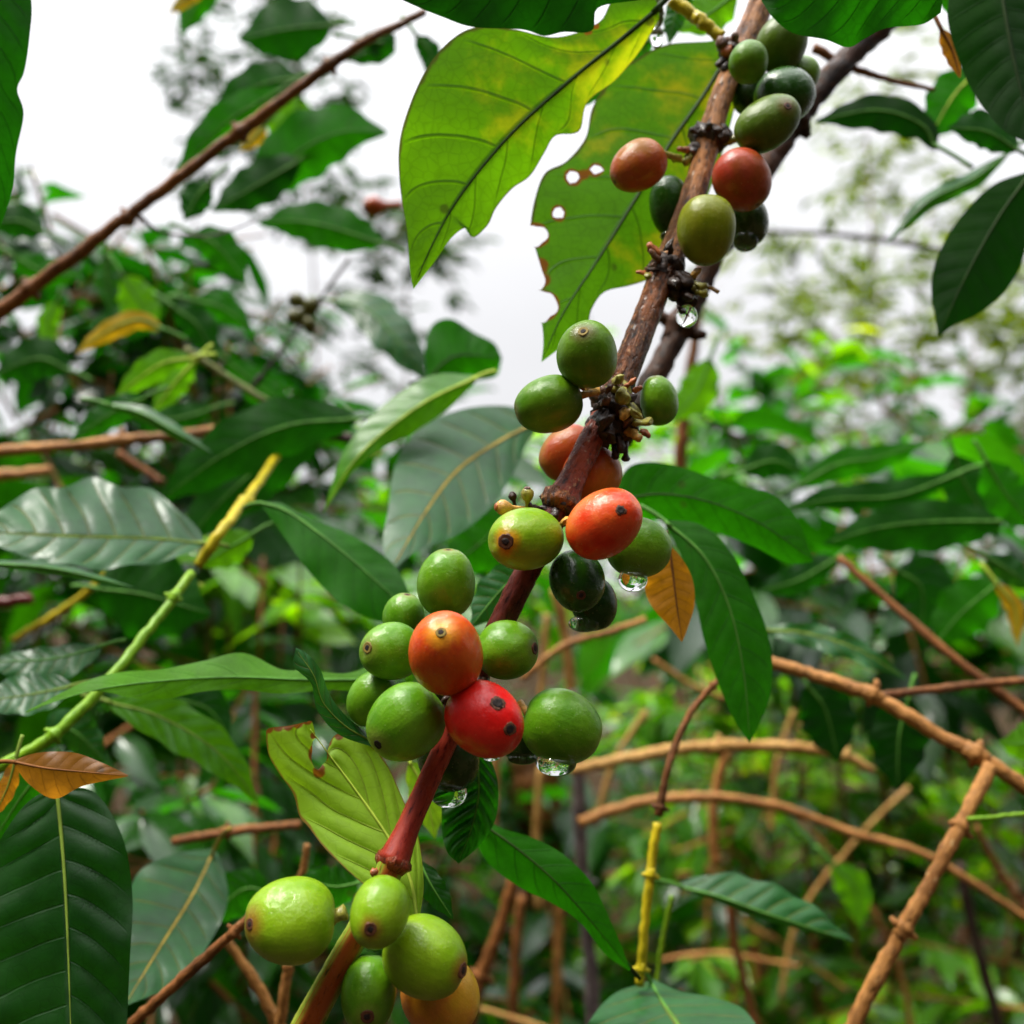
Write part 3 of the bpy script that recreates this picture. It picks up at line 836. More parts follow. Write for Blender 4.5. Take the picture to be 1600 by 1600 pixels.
traced('grey-green sheened leaf right of the large dark corner leaf',
       [(335, 1328, .292), (300, 1400, .275), (250, 1480, .255), (195, 1570, .236)],
       [(330, 1326), (270, 1335), (215, 1365), (195, 1430), (190, 1500), (194, 1570)],
       [(338, 1330), (352, 1370), (355, 1410), (335, 1460), (285, 1530), (196, 1572)],
       'silver', 'gold', slope=(0.35, -0.35), quilt=0.0008, nveins=9, nu=60, nv=14, petiole=(360, 1295, .27))

# --- centre
traced('broad grey-sheened leaf left of the orange berries',
       [(850, 655, .335), (780, 690, .322), (715, 735, .305), (665, 800, .288), (612, 890, .268)],
       [(850, 650), (790, 634), (720, 640), (655, 670), (618, 725), (606, 800), (598, 850), (610, 890)],
       [(850, 660), (825, 690), (805, 735), (765, 795), (710, 838), (650, 862), (614, 890)],
       'silver', 'gold', slope=(0.75, -0.35), quilt=0.0007, nveins=9, nu=70, nv=16, wave=(0.05, 2.0), petiole=(900, 635, .29))
traced('folded light green leaf pointing down left beside the grey-sheened leaf',
       [(745, 590, .315), (670, 625, .31), (600, 675, .305), (550, 725, .30), (505, 800, .30)],
       [(740, 586), (680, 585), (630, 610), (580, 650), (535, 710), (505, 800)],
       [(745, 595), (700, 640), (640, 680), (590, 705), (545, 745), (507, 800)],
       'bright', 'lime', slope=(0.9, 0.2), wave=(0.1, 3.0), petiole=(775, 580, .32))
traced('dark green leaf standing against the sky above the grey-sheened leaf',
       [(670, 595, .36), (690, 570, .36), (720, 555, .36), (784, 560, .36)],
       [(668, 594), (664, 545), (675, 508), (705, 498), (742, 520), (772, 536), (784, 558)],
       [(675, 600), (700, 600), (740, 595), (775, 588), (784, 562)],
       'green', 'dark', under=True, slope=(0.3, 0.3), petiole=(640, 600, .36))
leaf('blurred grey leaf against the sky near the little green fruits', [(520, 472, .52), (570, 482, .51), (620, 530, .5), (672, 600, .5)], 34, 'silver', slope=(1.0, -0.5))
leaf('narrow dark leaf under the sky gap beside the folded light green leaf', [(700, 590, .40), (660, 620, .40), (610, 640, .4)], 22, 'green')
leaf('green leaf between the grey-sheened leaf and the yellow-green berry', [(800, 790, .33), (750, 850, .33), (690, 890, .33)], 46, 'green', under=True)
leaf('blue-green leaf behind the stem below the yellow-green berry', [(830, 885, .225), (785, 920, .225), (735, 980, .222)], 34, 'silver', 'green')
leaf('bright leaf at the right below the little dark twig', [(1110, 560, .5), (1090, 610, .5), (1050, 660, .5)], 30, 'bright', under=True)
traced('twisted leaf tip curling up beside the left berries',
       [(585, 1160, .19), (540, 1135, .188), (505, 1098, .186), (490, 1055, .185), (462, 1014, .185)],
       [(580, 1150), (540, 1118), (515, 1085), (500, 1045), (478, 1020), (462, 1012)],
       [(585, 1168), (530, 1148), (496, 1110), (487, 1070), (470, 1052), (458, 1040), (462, 1014)],
       'silver', 'pale', slope=(0.9, -0.6), wave=(0.2, 2.0), rib=1.4, petiole=(620, 1180, .192))
traced('wet quilted leaf hanging below the dark berry',
       [(745, 1175, .20), (748, 1240, .20), (735, 1300, .20), (715, 1348, .20)],
       [(720, 1180), (695, 1230), (690, 1290), (698, 1330), (715, 1348)],
       [(765, 1180), (778, 1225), (774, 1280), (750, 1320), (716, 1350)],
       'dark', 'green', slope=(0.2, 0.6), quilt=0.0035, nveins=6, vslope=0.6, nu=50, nv=14, petiole=(740, 1140, .2))
traced('smooth green leaf curving down right of the bottom cluster',
       [(735, 1275, .225), (800, 1320, .222), (860, 1370, .22), (915, 1430, .22), (985, 1515, .222)],
       [(738, 1262), (780, 1292), (830, 1308), (880, 1335), (925, 1380), (955, 1440), (985, 1513)],
       [(735, 1290), (760, 1345), (810, 1385), (860, 1410), (905, 1440), (945, 1490), (983, 1517)],
       'green', 'dark', under=True, slope=(0.3, 0.5), petiole=(1000, 1530, .225))
leaf('small dark leaf between the lime leaf and the bottom cluster', [(655, 1345, .20), (675, 1385, .198), (708, 1436, .197)], 20, 'dark', 'green')
leaf('yellow leaf scrap showing under the lowest red berry', [(640, 1190, .23), (665, 1240, .23), (680, 1310, .23)], 26, 'chewed', 'lime')
leaf('dark leaf in the shade left of the bottom cluster', [(560, 1380, .25), (520, 1385, .25), (470, 1370, .25)], 32, 'green')
leaf('shaded leaf left above the large lime berry', [(420, 1395, .30), (380, 1390, .30), (320, 1440, .30)], 36, 'green')

# --- right side
traced('large bright green leaf reaching right from the middle cluster',
       [(955, 785, .262), (1030, 772, .26), (1110, 785, .256), (1190, 820, .253), (1270, 875, .252)],
       [(955, 775), (985, 728), (1040, 724), (1100, 742), (1150, 760), (1205, 772), (1245, 808), (1270, 872)],
       [(955, 795), (1010, 810), (1070, 818), (1120, 832), (1180, 855), (1230, 880), (1270, 878)],
       'green', 'dark', under=True, slope=(0.15, 0.5), quilt=0.0006, wave=(0.05, 3.0), nu=60, nv=14, petiole=(920, 790, .265), rib=1.6)
traced('long green leaf hanging down right of the orange leaf',
       [(1040, 815, .245), (1100, 870, .24), (1140, 950, .237), (1162, 1050, .235), (1172, 1160, .234)],
       [(1042, 812), (1095, 820), (1140, 860), (1175, 925), (1198, 985), (1207, 1045), (1198, 1105), (1172, 1160)],
       [(1040, 820), (1065, 870), (1085, 930), (1100, 1000), (1125, 1075), (1150, 1130), (1172, 1162)],
       'green', 'green', under=True, slope=(0.3, 0.1), nu=60, nv=14, wave=(0.05, 2.0), petiole=(1000, 790, .25))
traced('small orange leaf hanging behind the green berry with the drop',
       [(1045, 850, .215), (1052, 900, .214), (1058, 950, .213), (1066, 1003, .212)],
       [(1045, 850), (1065, 872), (1082, 905), (1085, 945), (1075, 980), (1066, 1003)],
       [(1040, 855), (1015, 885), (1008, 920), (1020, 950), (1045, 978), (1065, 1003)],
       'orange', 'brown', under=True, slope=(0.4, 0.2), quilt=0.0008, nveins=9, petiole=(1040, 830, .215))
leaf('dark leaf of the right thicket above the long sprays', [(1160, 735, .42), (1210, 720, .42), (1255, 740, .42)], 28, 'dark', under=True)
leaf('dark leaf pointing up right in the right thicket', [(1245, 760, .42), (1310, 725, .42), (1370, 715, .42), (1450, 690, .42)], (22, 26), 'green', under=True)
leaf('long shaded leaf pointing left in the right thicket', [(1500, 740, .40), (1400, 775, .40), (1300, 780, .40), (1215, 800, .40)], (20, 26), 'dark', under=True)
leaf('wide shaded leaf across the right thicket', [(1570, 815, .38), (1460, 815, .38), (1370, 825, .38), (1285, 850, .38)], (46, 34), 'dark', under=True, seed=5)
leaf('green leaf at the right edge of the thicket', [(1540, 720, .36), (1570, 770, .36), (1620, 830, .36)], 36, 'green', under=True)
leaf('dark leaf drooping from the thicket near the right edge', [(1490, 710, .41), (1510, 760, .41), (1560, 840, .41)], 40, 'dark', under=True)
leaf('pale sheened leaf at the right edge below the thicket', [(1540, 870, .37), (1575, 890, .37), (1620, 920, .37)], 22, 'silver')
leaf('dull leaf hanging below the thicket', [(1310, 870, .44), (1250, 905, .44), (1180, 925, .44)], (22, 26), 'dark')
leaf('large dark leaf in the shade under the thicket', [(1400, 890, .42), (1440, 920, .42), (1440, 990, .42)], 50, 'dark')
leaf('yellowish stem leaf at the right edge under the thicket', [(1555, 910, .36), (1585, 950, .36), (1590, 1010, .36)], 14, 'yellow', 'lime')
leaf('green leaf under the pale edge leaf at right', [(1560, 910, .4), (1500, 960, .4), (1460, 1010, .4)], 44, 'green', under=True)
leaf('curly green leaf above the forked twig at right', [(1190, 985, .33), (1260, 990, .325), (1340, 1015, .32), (1418, 1062, .32)], (18, 22), 'silver', 'pale', wave=(0.4, 3.5), slope=(0.4, -0.6))
leaf('dark leaf hanging below the forked twig', [(1420, 1090, .34), (1405, 1150, .34), (1402, 1235, .34)], 46, 'deep')
leaf('dark leaf left of the forked twig in shade', [(1260, 1070, .37), (1290, 1110, .37), (1310, 1190, .37)], 44, 'deep')
leaf('lime leaf corner at the right edge beside the twig', [(1640, 1130, .33), (1600, 1160, .33), (1560, 1160, .33)], 30, 'bright', under=True)
leaf('striped grey leaf arching over the lower right', [(1058, 1385, .30), (1120, 1400, .295), (1200, 1428, .29), (1335, 1472, .29)], (46, 10), 'silver', 'green', slope=(0.9, 0.4), quilt=0.0012, nveins=9, vslope=0.2, nu=60, nv=14, petiole=(1015, 1375, .295))
traced('grey sheened leaf at the bottom edge under the bright yellow stem',
       [(1015, 1532, .262), (1035, 1565, .252), (1065, 1610, .238), (1100, 1680, .222)],
       [(1022, 1530), (1060, 1548), (1120, 1560), (1165, 1580), (1190, 1630), (1160, 1680), (1100, 1680)],
       [(1008, 1536), (965, 1550), (932, 1580), (915, 1620), (960, 1660), (1040, 1690), (1100, 1682)],
       'silver', 'green', slope=(0.3, -0.2), petiole=(1004, 1515, .258))
leaf('bright green leaf in the lower right undergrowth', [(1300, 1350, .55), (1335, 1390, .55), (1345, 1450, .55)], 26, 'bright')
# top right
leaf('dark oval leaf pointing left against the sky at right', [(1462, 235, .335), (1440, 195, .335), (1370, 172, .335), (1272, 190, .34)], (34, 26), 'deep', under=True, seed=1, petiole=(1520, 262, .33))
traced('large dark leaf hanging down at the right edge against the sky',
       [(1610, 270, .27), (1560, 340, .268), (1510, 430, .266), (1466, 526, .266)],
       [(1605, 268), (1550, 290), (1500, 340), (1465, 400), (1455, 450), (1462, 500), (1466, 526)],
       [(1612, 272), (1606, 340), (1600, 400), (1575, 450), (1530, 490), (1490, 508), (1467, 526)],
       'deep', 'dark', under=True, slope=(0.3, 0.2), wave=(0.06, 2.5), petiole=(1640, 240, .27))
leaf('grey leaf seen edge-on between the two dark right leaves', [(1575, 240, .34), (1520, 280, .34), (1450, 315, .34), (1385, 380, .34)], (16, 14), 'silver', slope=(1.0, 1.0), wave=(0.4, 3.0))
leaf('dark leaf at the fork by the right edge', [(1590, 235, .31), (1540, 205, .31), (1480, 200, .31)], (28, 34), 'dark', under=True)
leaf('yellow-green leaf behind the dark corner leaf', [(1530, 110, .34), (1490, 150, .34), (1450, 220, .34)], 38, 'green', 'lime', under=True)
leaf('narrow brown leaf hanging beside the dark corner leaf', [(1470, 45, .23), (1488, 80, .23), (1500, 122, .23)], 15, 'brown', 'brown', under=True)
leaf('green leaf at the top edge right of the middle', [(1460, -30, .26), (1500, 0, .26), (1560, 25, .26)], 26, 'green', under=True)
leaf('green leaf behind the top of the fruiting branch', [(1150, -10, .28), (1110, 20, .28), (1060, 50, .28)], 32, 'bright', under=True)
leaf('pale crinkled leaf behind the top of the branch', [(1080, -20, .27), (1055, 25, .27), (1045, 70, .27)], 18, 'silver', quilt=0.002)
leaf('green leaf between the two backlit leaves', [(1020, 60, .27), (965, 95, .27), (915, 165, .27)], 34, 'green', under=True)


# ------------------------------------------------------------------ twigs
def twig(label, pts, mat, nodes=(), name='twig', cat='twig', sides=12, rough=0.03, seed=0, taper_end=True, extra=()):
    """pts: (px, py, depth, width in px); nodes: fractions along where a swollen leaf joint sits"""
    n = max(12, 8 * len(pts))
    c = crom(pts, n)
    base = P(*c[0][:3])
    root = empty(name, base)
    tag(root, label, cat)
    rg = random.Random(seed + int(c[0][0]))
    q = [P(*r[:3]) - base for r in c]
    rad = [0.43 * r[3] * S * r[2] * (1 + 0.05 * math.sin(k * 0.6 + seed)) for k, r in enumerate(c)]
    for i in range(1, n - 1):      # slight kinks
        q[i] = q[i] + Vector((rg.gauss(0, 1), rg.gauss(0, 1), rg.gauss(0, 1))) * rad[i] * 0.08
    link('stem', tube_mesh(q, rad, sides, rough, seed), BM[mat], root)
    for f in nodes:
        i = min(n - 2, max(1, int(f * (n - 1))))
        t = (q[i + 1] - q[i - 1]).normalized()
        r = rad[i]
        prof_ = [(-1.6, 0.98), (-0.9, 1.1), (-0.35, 1.3), (0.0, 1.42), (0.35, 1.22), (0.9, 1.05), (1.6, 0.98)]
        link('node_joint', tube_mesh([q[i] + t * r * a for a, b in prof_], [r * b for a, b in prof_], sides, 0.04, seed + i), BM[mat], root)
        for sgn in (-1, 1):
            sd = t.cross(FWD).normalized() * sgn
            p0, p1 = q[i] + sd * r * 0.9, q[i] + sd * r * rg.uniform(1.7, 2.3) + t * r * rg.uniform(-.5, .6) - FWD * r * rg.uniform(-.6, .6)
            link('leaf_scar', tube_mesh([p0, (p0 + p1) / 2 + t * r * .1, p1], [r * .65, r * .5, r * .28], 7, 0.1, seed + i), BM[mat], root)
    return root


twig('long brown twig slanting up across the upper left', [(-40, 515, .36, 26), (60, 443, .355, 26), (210, 330, .35, 22), (300, 262, .345, 22), (400, 188, .34, 22), (550, 78, .33, 18), (665, 18, .33, 13)], 'brown', nodes=(0.13, 0.36, 0.61, 0.8))
twig('thin grey twig forking down from the long brown twig', [(212, 332, .35, 9), (250, 362, .355, 6), (330, 368, .36, 4), (400, 345, .37, 3)], 'greystem')
twig('brown twig running level behind the pale drooping leaf', [(-30, 708, .40, 20), (150, 692, .40, 20), (280, 680, .40, 20), (400, 668, .41, 18), (545, 682, .42, 14)], 'orange', nodes=(0.4,))
twig('short brown twig at the left edge below the level twig', [(-20, 745, .5, 22), (80, 735, .5, 18)], 'orange')
twig('brown twig pointing down in the left foliage', [(185, 708, .48, 14), (255, 755, .48, 14)], 'brown')
twig('yellow leafy stem in the left middle, upper half', [(490, 640, .41, 9), (448, 690, .38, 12), (400, 760, .33, 17), (352, 822, .29, 20), (308, 885, .285, 18)], 'yellow', nodes=(0.6,), name='young_stem', cat='stem')
twig('green young stem crossing the long wavy leaf at left', [(300, 895, .275, 16), (240, 975, .262, 18), (170, 1062, .25, 20), (80, 1152, .24, 22), (-30, 1215, .235, 24)], 'green', nodes=(0.12, 0.74), name='young_stem', cat='stem')
twig('thin dark stem carrying the little green fruits', [(545, 405, .48, 6), (480, 495, .47, 7), (430, 560, .46, 8), (395, 605, .46, 12)], 'darkstem', nodes=(0.95,))
twig('olive stem running down right to the dark junction', [(290, 545, .42, 12), (360, 592, .42, 13), (440, 640, .42, 13), (545, 685, .43, 10)], 'olive')
twig('yellow stem at the left edge under the silvery leaf', [(180, 885, .42, 9), (110, 945, .42, 13), (20, 1000, .42, 13)], 'yellow', name='young_stem', cat='stem')
twig('dark red twig end at the left edge', [(-20, 945, .42, 22), (50, 935, .42, 20)], 'maroon')
twig('red-brown twig rising to the large lime berry', [(190, 1615, .232, 20), (300, 1515, .228, 20), (392, 1432, .225, 17)], 'brown', nodes=(0.9,))
twig('orange twig leaning left below the large lime berry', [(445, 1625, .27, 26), (405, 1545, .27, 20), (355, 1470, .27, 16)], 'orange')
twig('upright orange twig stub below the large lime berry', [(436, 1630, .26, 22), (442, 1570, .26, 19), (451, 1505, .26, 19)], 'orange')
twig('brown twig level behind the lime leaf at left', [(270, 1315, .33, 16), (370, 1298, .33, 17), (470, 1288, .33, 15)], 'brown', nodes=(0.45,))
twig('short yellow twig above the large lime berry', [(440, 1400, .28, 14), (470, 1370, .28, 14), (480, 1320, .28, 12)], 'orange')
twig('forked brown branch running down to the right edge', [(1190, 1030, .30, 20), (1280, 1058, .295, 24), (1370, 1090, .29, 26), (1460, 1145, .285, 26), (1545, 1192, .28, 28), (1640, 1255, .275, 30)], 'orange', nodes=(0.38, 0.74))
twig('thin red-brown twig forking off level to the right edge', [(1365, 1088, .292, 15), (1450, 1078, .30, 15), (1540, 1068, .305, 15), (1640, 1062, .31, 14)], 'brown')
twig('thin red-brown twig dropping across the right edge', [(1310, 870, .36, 12), (1400, 950, .35, 15), (1500, 1035, .34, 17), (1640, 1140, .33, 18)], 'brown')
twig('sturdy tan twig slanting down to the bottom right', [(1548, 1195, .277, 26), (1500, 1290, .27, 26), (1450, 1385, .265, 27), (1408, 1457, .262, 27), (1360, 1545, .26, 29), (1315, 1640, .258, 30)], 'orange', nodes=(0.23, 0.58))
twig('green leaf stalk leaving the sturdy tan twig', [(1512, 1280, .268, 9), (1560, 1276, .268, 8), (1640, 1268, .27, 8)], 'green', name='leaf_stalk', cat='stalk')
twig('brown twig end bending up beside the smooth green leaf', [(1132, 1052, .27, 10), (1085, 1105, .268, 12), (1055, 1165, .265, 14), (1040, 1215, .262, 14), (1028, 1275, .26, 16)], 'brown', nodes=(0.12, 0.97))
twig('bright yellow stem hanging under the bent brown twig', [(1027, 1285, .26, 16), (1018, 1350, .258, 17), (1008, 1440, .256, 17), (1000, 1540, .255, 17)], 'yellow', nodes=(0.35, 0.92), name='young_stem', cat='stem')
twig('straw twig level behind the bent brown twig', [(890, 1205, .45, 18), (980, 1185, .45, 22), (1080, 1168, .45, 22), (1200, 1166, .45, 22), (1310, 1178, .45, 18), (1365, 1205, .45, 14)], 'straw', nodes=(0.5, 0.9))
twig('straw twig arching over the lower right undergrowth', [(905, 1285, .46, 20), (1000, 1254, .46, 20), (1120, 1246, .46, 19), (1230, 1265, .46, 18), (1340, 1305, .46, 16), (1450, 1338, .46, 14), (1620, 1445, .46, 12)], 'orange')
twig('upright orange twig crossing the straw twigs', [(1135, 1170, .55, 18), (1115, 1260, .55, 18), (1118, 1350, .55, 20)], 'orange')
twig('upright brown twig below the striped grey leaf', [(1140, 1400, .55, 18), (1150, 1480, .55, 16), (1185, 1620, .55, 14)], 'brown')
twig('grey upright stem behind the smooth green leaf', [(895, 1080, .48, 18), (903, 1200, .48, 22), (908, 1330, .48, 24), (918, 1440, .48, 24), (930, 1640, .48, 28)], 'greystem', nodes=(0.55,))
twig('tan upright stem below the dark dripping berries', [(868, 920, .5, 20), (885, 1010, .5, 18), (895, 1120, .5, 18)], 'straw')
twig('tan twig leaning right below the dripping berries', [(815, 1060, .42, 12), (880, 1010, .42, 13), (960, 985, .42, 13), (1010, 968, .42, 12)], 'orange')
twig('brown stem leaning behind the amber berry', [(805, 1370, .46, 22), (780, 1450, .46, 22), (748, 1540, .46, 24), (725, 1640, .46, 24)], 'brown', nodes=(0.6,))
twig('thin brown stem right of the leaning brown stem', [(815, 1400, .6, 16), (805, 1500, .6, 18), (800, 1640, .6, 20)], 'brown')
twig('thick blurred trunk at the bottom between the stems', [(830, 1180, 1.1, 90), (850, 1350, 1.1, 70), (850, 1500, 1.1, 66), (845, 1700, 1.1, 74)], 'brown', name='upright_stem', cat='stem')
twig('tan stem directly under the crimson berry', [(775, 1170, .5, 18), (772, 1240, .5, 16), (765, 1330, .5, 18)], 'straw')
twig('blurred brown stem standing right of the upper branch', [(1098, 430, .6, 16), (1085, 540, .6, 18), (1070, 640, .6, 22), (1060, 760, .6, 24)], 'brown')
twig('thin brown twig behind the green berry with the bracts', [(1070, 620, .55, 6), (1110, 660, .55, 7), (1170, 690, .55, 8)], 'darkstem')
twig('thin dark twig crossing the sky at right', [(1190, 362, .7, 7), (1300, 366, .7, 8), (1400, 378, .7, 10), (1500, 400, .7, 7), (1620, 445, .7, 6)], 'darkstem')
twig('brown twig leaving the second branch at the top right', [(1270, 75, .30, 18), (1330, 105, .30, 14), (1390, 125, .30, 11), (1460, 140, .3, 8)], 'brown')
twig('red-brown twig dropping in the lower right undergrowth', [(1525, 1290, .6, 10), (1560, 1360, .6, 14), (1610, 1430, .6, 14)], 'brown')
twig('dark upright stem in the lower right undergrowth', [(1500, 1350, .8, 22), (1520, 1450, .8, 20), (1570, 1640, .8, 24)], 'darkstem')
twig('thin lime stem beside the bright yellow stem', [(1050, 1400, .30, 9), (1035, 1470, .30, 9), (1025, 1545, .3, 9)], 'green', name='young_stem', cat='stem')
twig('dark junction of twigs right of the yellow stem', [(440, 680, .40, 22), (490, 672, .40, 28), (560, 690, .40, 18)], 'darkstem')
twig('thin straw stem leaning left behind the dripping green berry', [(1010, 1110, .6, 10), (960, 1190, .6, 11), (930, 1290, .6, 12)], 'straw')
twig('thin straw stem rising between the two arching straw twigs', [(1240, 1110, .7, 8), (1215, 1190, .7, 9), (1205, 1300, .7, 10)], 'straw')
twig('golden stem upright at the bottom beside the thick blurred trunk', [(880, 1360, .75, 14), (872, 1480, .75, 15), (868, 1640, .75, 16)], 'orange')
twig('slender straw twig crossing low in front of the upright stems', [(690, 1560, .55, 8), (800, 1590, .55, 9), (940, 1640, .55, 9)], 'straw')
twig('slender orange twig slanting through the right undergrowth', [(1230, 1260, .8, 9), (1330, 1370, .8, 10), (1400, 1500, .8, 10), (1430, 1640, .8, 11)], 'orange')
twig('slender straw twig in the undergrowth left of the sturdy tan twig', [(1420, 1230, .75, 8), (1340, 1310, .75, 8), (1250, 1430, .75, 9), (1220, 1560, .75, 10)], 'straw')
twig('thin golden twig level under the striped grey leaf', [(1030, 1500, .7, 7), (1120, 1490, .7, 8), (1250, 1510, .7, 8)], 'orange')
twig('thin orange twig above the straw twig behind the long hanging leaf', [(1020, 1030, .6, 8), (1090, 1075, .6, 9), (1190, 1110, .6, 9)], 'orange')
twig('straw stem standing left of the grey upright stem', [(845, 1200, .65, 13), (838, 1300, .65, 13), (842, 1420, .65, 14)], 'straw')
twig('pale straw stem close under the wet dark berry', [(855, 960, .6, 12), (848, 1060, .6, 12), (838, 1160, .6, 12)], 'straw')
twig('dark second branch running behind the fruiting branch', [(1400, 20, .30, 44), (1330, 85, .295, 44), (1262, 165, .29, 42), (1192, 270, .285, 42), (1125, 380, .28, 44), (1068, 500, .275, 44), (1022, 590, .27, 42), (970, 690, .268, 40)], 'darkbranch', nodes=(0.3, 0.75), name='branch', cat='branch')
twig('yellow-green leaf stalk meeting the branch near the top', [(1050, 0, .232, 22), (1085, 25, .231, 24), (1128, 58, .230, 22)], 'yellow', name='leaf_stalk', cat='stalk')
twig('wet dark leaf stalk bundle at the top edge', [(1020, -20, .225, 16), (1030, 20, .225, 16), (1026, 55, .225, 10)], 'olive', name='leaf_stalk', cat='stalk')

# ------------------------------------------------------------------ the fruiting branch
BR = [(1205, -40, .238), (1180, 30, .235), (1150, 95, .231), (1128, 150, .228), (1108, 215, .224), (1085, 300, .219), (1058, 375, .214), (1040, 420, .210),
      (1010, 495, .205), (985, 560, .201), (950, 640, .197), (918, 700, .193), (882, 775, .189), (840, 860, .187), (790, 960, .187), (740, 1065, .186),
      (695, 1165, .184), (652, 1260, .180), (615, 1345, .176), (585, 1410, .174), (540, 1490, .173), (475, 1610, .171)]
br = empty('fruiting_branch', P(*BR[0]))
tag(br, 'coffee branch bearing berries, from the red stem at the bottom to the top edge', 'branch')
brc = crom(BR, 220)
b0 = P(*BR[0])


def near(x, y):
    return int(np.argmin(np.hypot(brc[:, 0] - x, brc[:, 1] - y)))


def internode(i0, i1, w0, w1, mat, fl0=1.25, fl1=1.25, label=None, rough=0.025, flat=1.0):
    c = brc[i0:i1 + 1]
    n = len(c)
    pts, rad = [], []
    for k, r in enumerate(c):
        t = k / (n - 1)
        w = w0 + (w1 - w0) * t
        w *= 1 + (fl0 - 1) * max(0, 1 - t / 0.22) ** 1.6 + (fl1 - 1) * max(0, (t - 0.72) / 0.28) ** 1.8
        pts.append(P(*r) - b0)
        rad.append(0.5 * w * S * r[2])
    o = link('internode', tube_mesh(pts, rad, 20, rough, i0, flat), BM[mat], br)
    if label:
        o['label'] = label
    return o


n1, n2, n3, n4, n5 = near(1108, 215), near(1042, 415), near(952, 635), near(876, 786), near(612, 1350)
nm = near(720, 1105)
n0 = near(1150, 95)
internode(0, n0, 40, 40, 'tan', 1.0, 1.2, 'pale tan top length of the stem')
internode(n0, n1, 34, 36, 'tan', 1.2, 1.35)
internode(n1, n2, 36, 42, 'tan', 1.2, 1.2)
internode(n2, n3, 40, 46, 'wet', 1.2, 1.25, 'wet dark brown length of the stem')
internode(n3, n4, 40, 41, 'redbrown', 1.2, 1.5, 'flecked red-brown length of the stem')
internode(n4, nm, 40, 40, 'maroon', 1.1, 1.1, 'dark maroon length of the stem')
internode(nm, n5, 33, 37, 'red', 1.1, 1.5, 'smooth red length of the stem', 0.012)
internode(n5, len(brc) - 1, 40, 54, 'shoot', 1.3, 1.0, 'young green stem tip with an orange edge', 0.012, 0.7)
for ni, w, mt in ((n0, 44, 'black'), (n1, 46, 'black'), (n2, 50, 'black'), (n3, 56, 'black'), (n4, 62, 'wet'), (n5, 52, 'redbrown')):
    c = brc[ni]
    q = P(*c) - b0
    t = (P(*brc[ni + 2]) - P(*brc[ni - 2])).normalized()
    r = 0.5 * w * S * c[2]
    pr = [(-.55, .8), (-.3, 1.0), (0, 1.12), (.25, 1.02), (.5, .8)]
    link('node_collar', tube_mesh([q + t * r * a for a, b in pr], [r * b for a, b in pr], 22, 0.07, ni), BM[mt], br)


def bract(px, py, d, ang, tilt, length, w, mat, seed=0):
    """a ragged cup-ended stub (old flower stalk) on the branch; ang in picture degrees"""
    rg = random.Random(seed * 7 + int(px))
    a = R(ang)
    dirv = (RIGHT * math.cos(a) * math.cos(R(tilt)) + UP * math.sin(a) * math.cos(R(tilt)) - FWD * math.sin(R(tilt))).normalized()
    L, r = length * 0.72 * S * d, 0.62 * w * S * d
    p0 = P(px, py, d) - b0
    side = dirv.orthogonal().normalized()
    pts, rad = [], []
    kind = rg.random()
    if kind < .45:
        pf = ((0, .8), (.2, .7), (.45, .75), (.7, .8), (.88, .7), (1.0, .35))
    elif kind < .75:
        pf = ((0, .9), (.2, .75), (.45, .6), (.7, .75), (.9, 1.0), (1.0, .8), (.92, .4))
    else:
        pf = ((0, .5), (.2, .8), (.45, 1.1), (.7, .85), (.88, .45), (1.0, .12))
    bx_, by_ = rg.uniform(-1, 1), rg.uniform(-1, 1)
    side2 = dirv.cross(side)
    for s, k in pf:
        pts.append(p0 + dirv * L * s + (side * bx_ + side2 * by_) * s * s * L * .35)
        rad.append(r * k * rg.uniform(0.8, 1.2))
    return link('old_flower_stalk', tube_mesh(pts, rad, 9, 0.20, seed + int(py), rg.uniform(.45, 1.0)), mat, br)


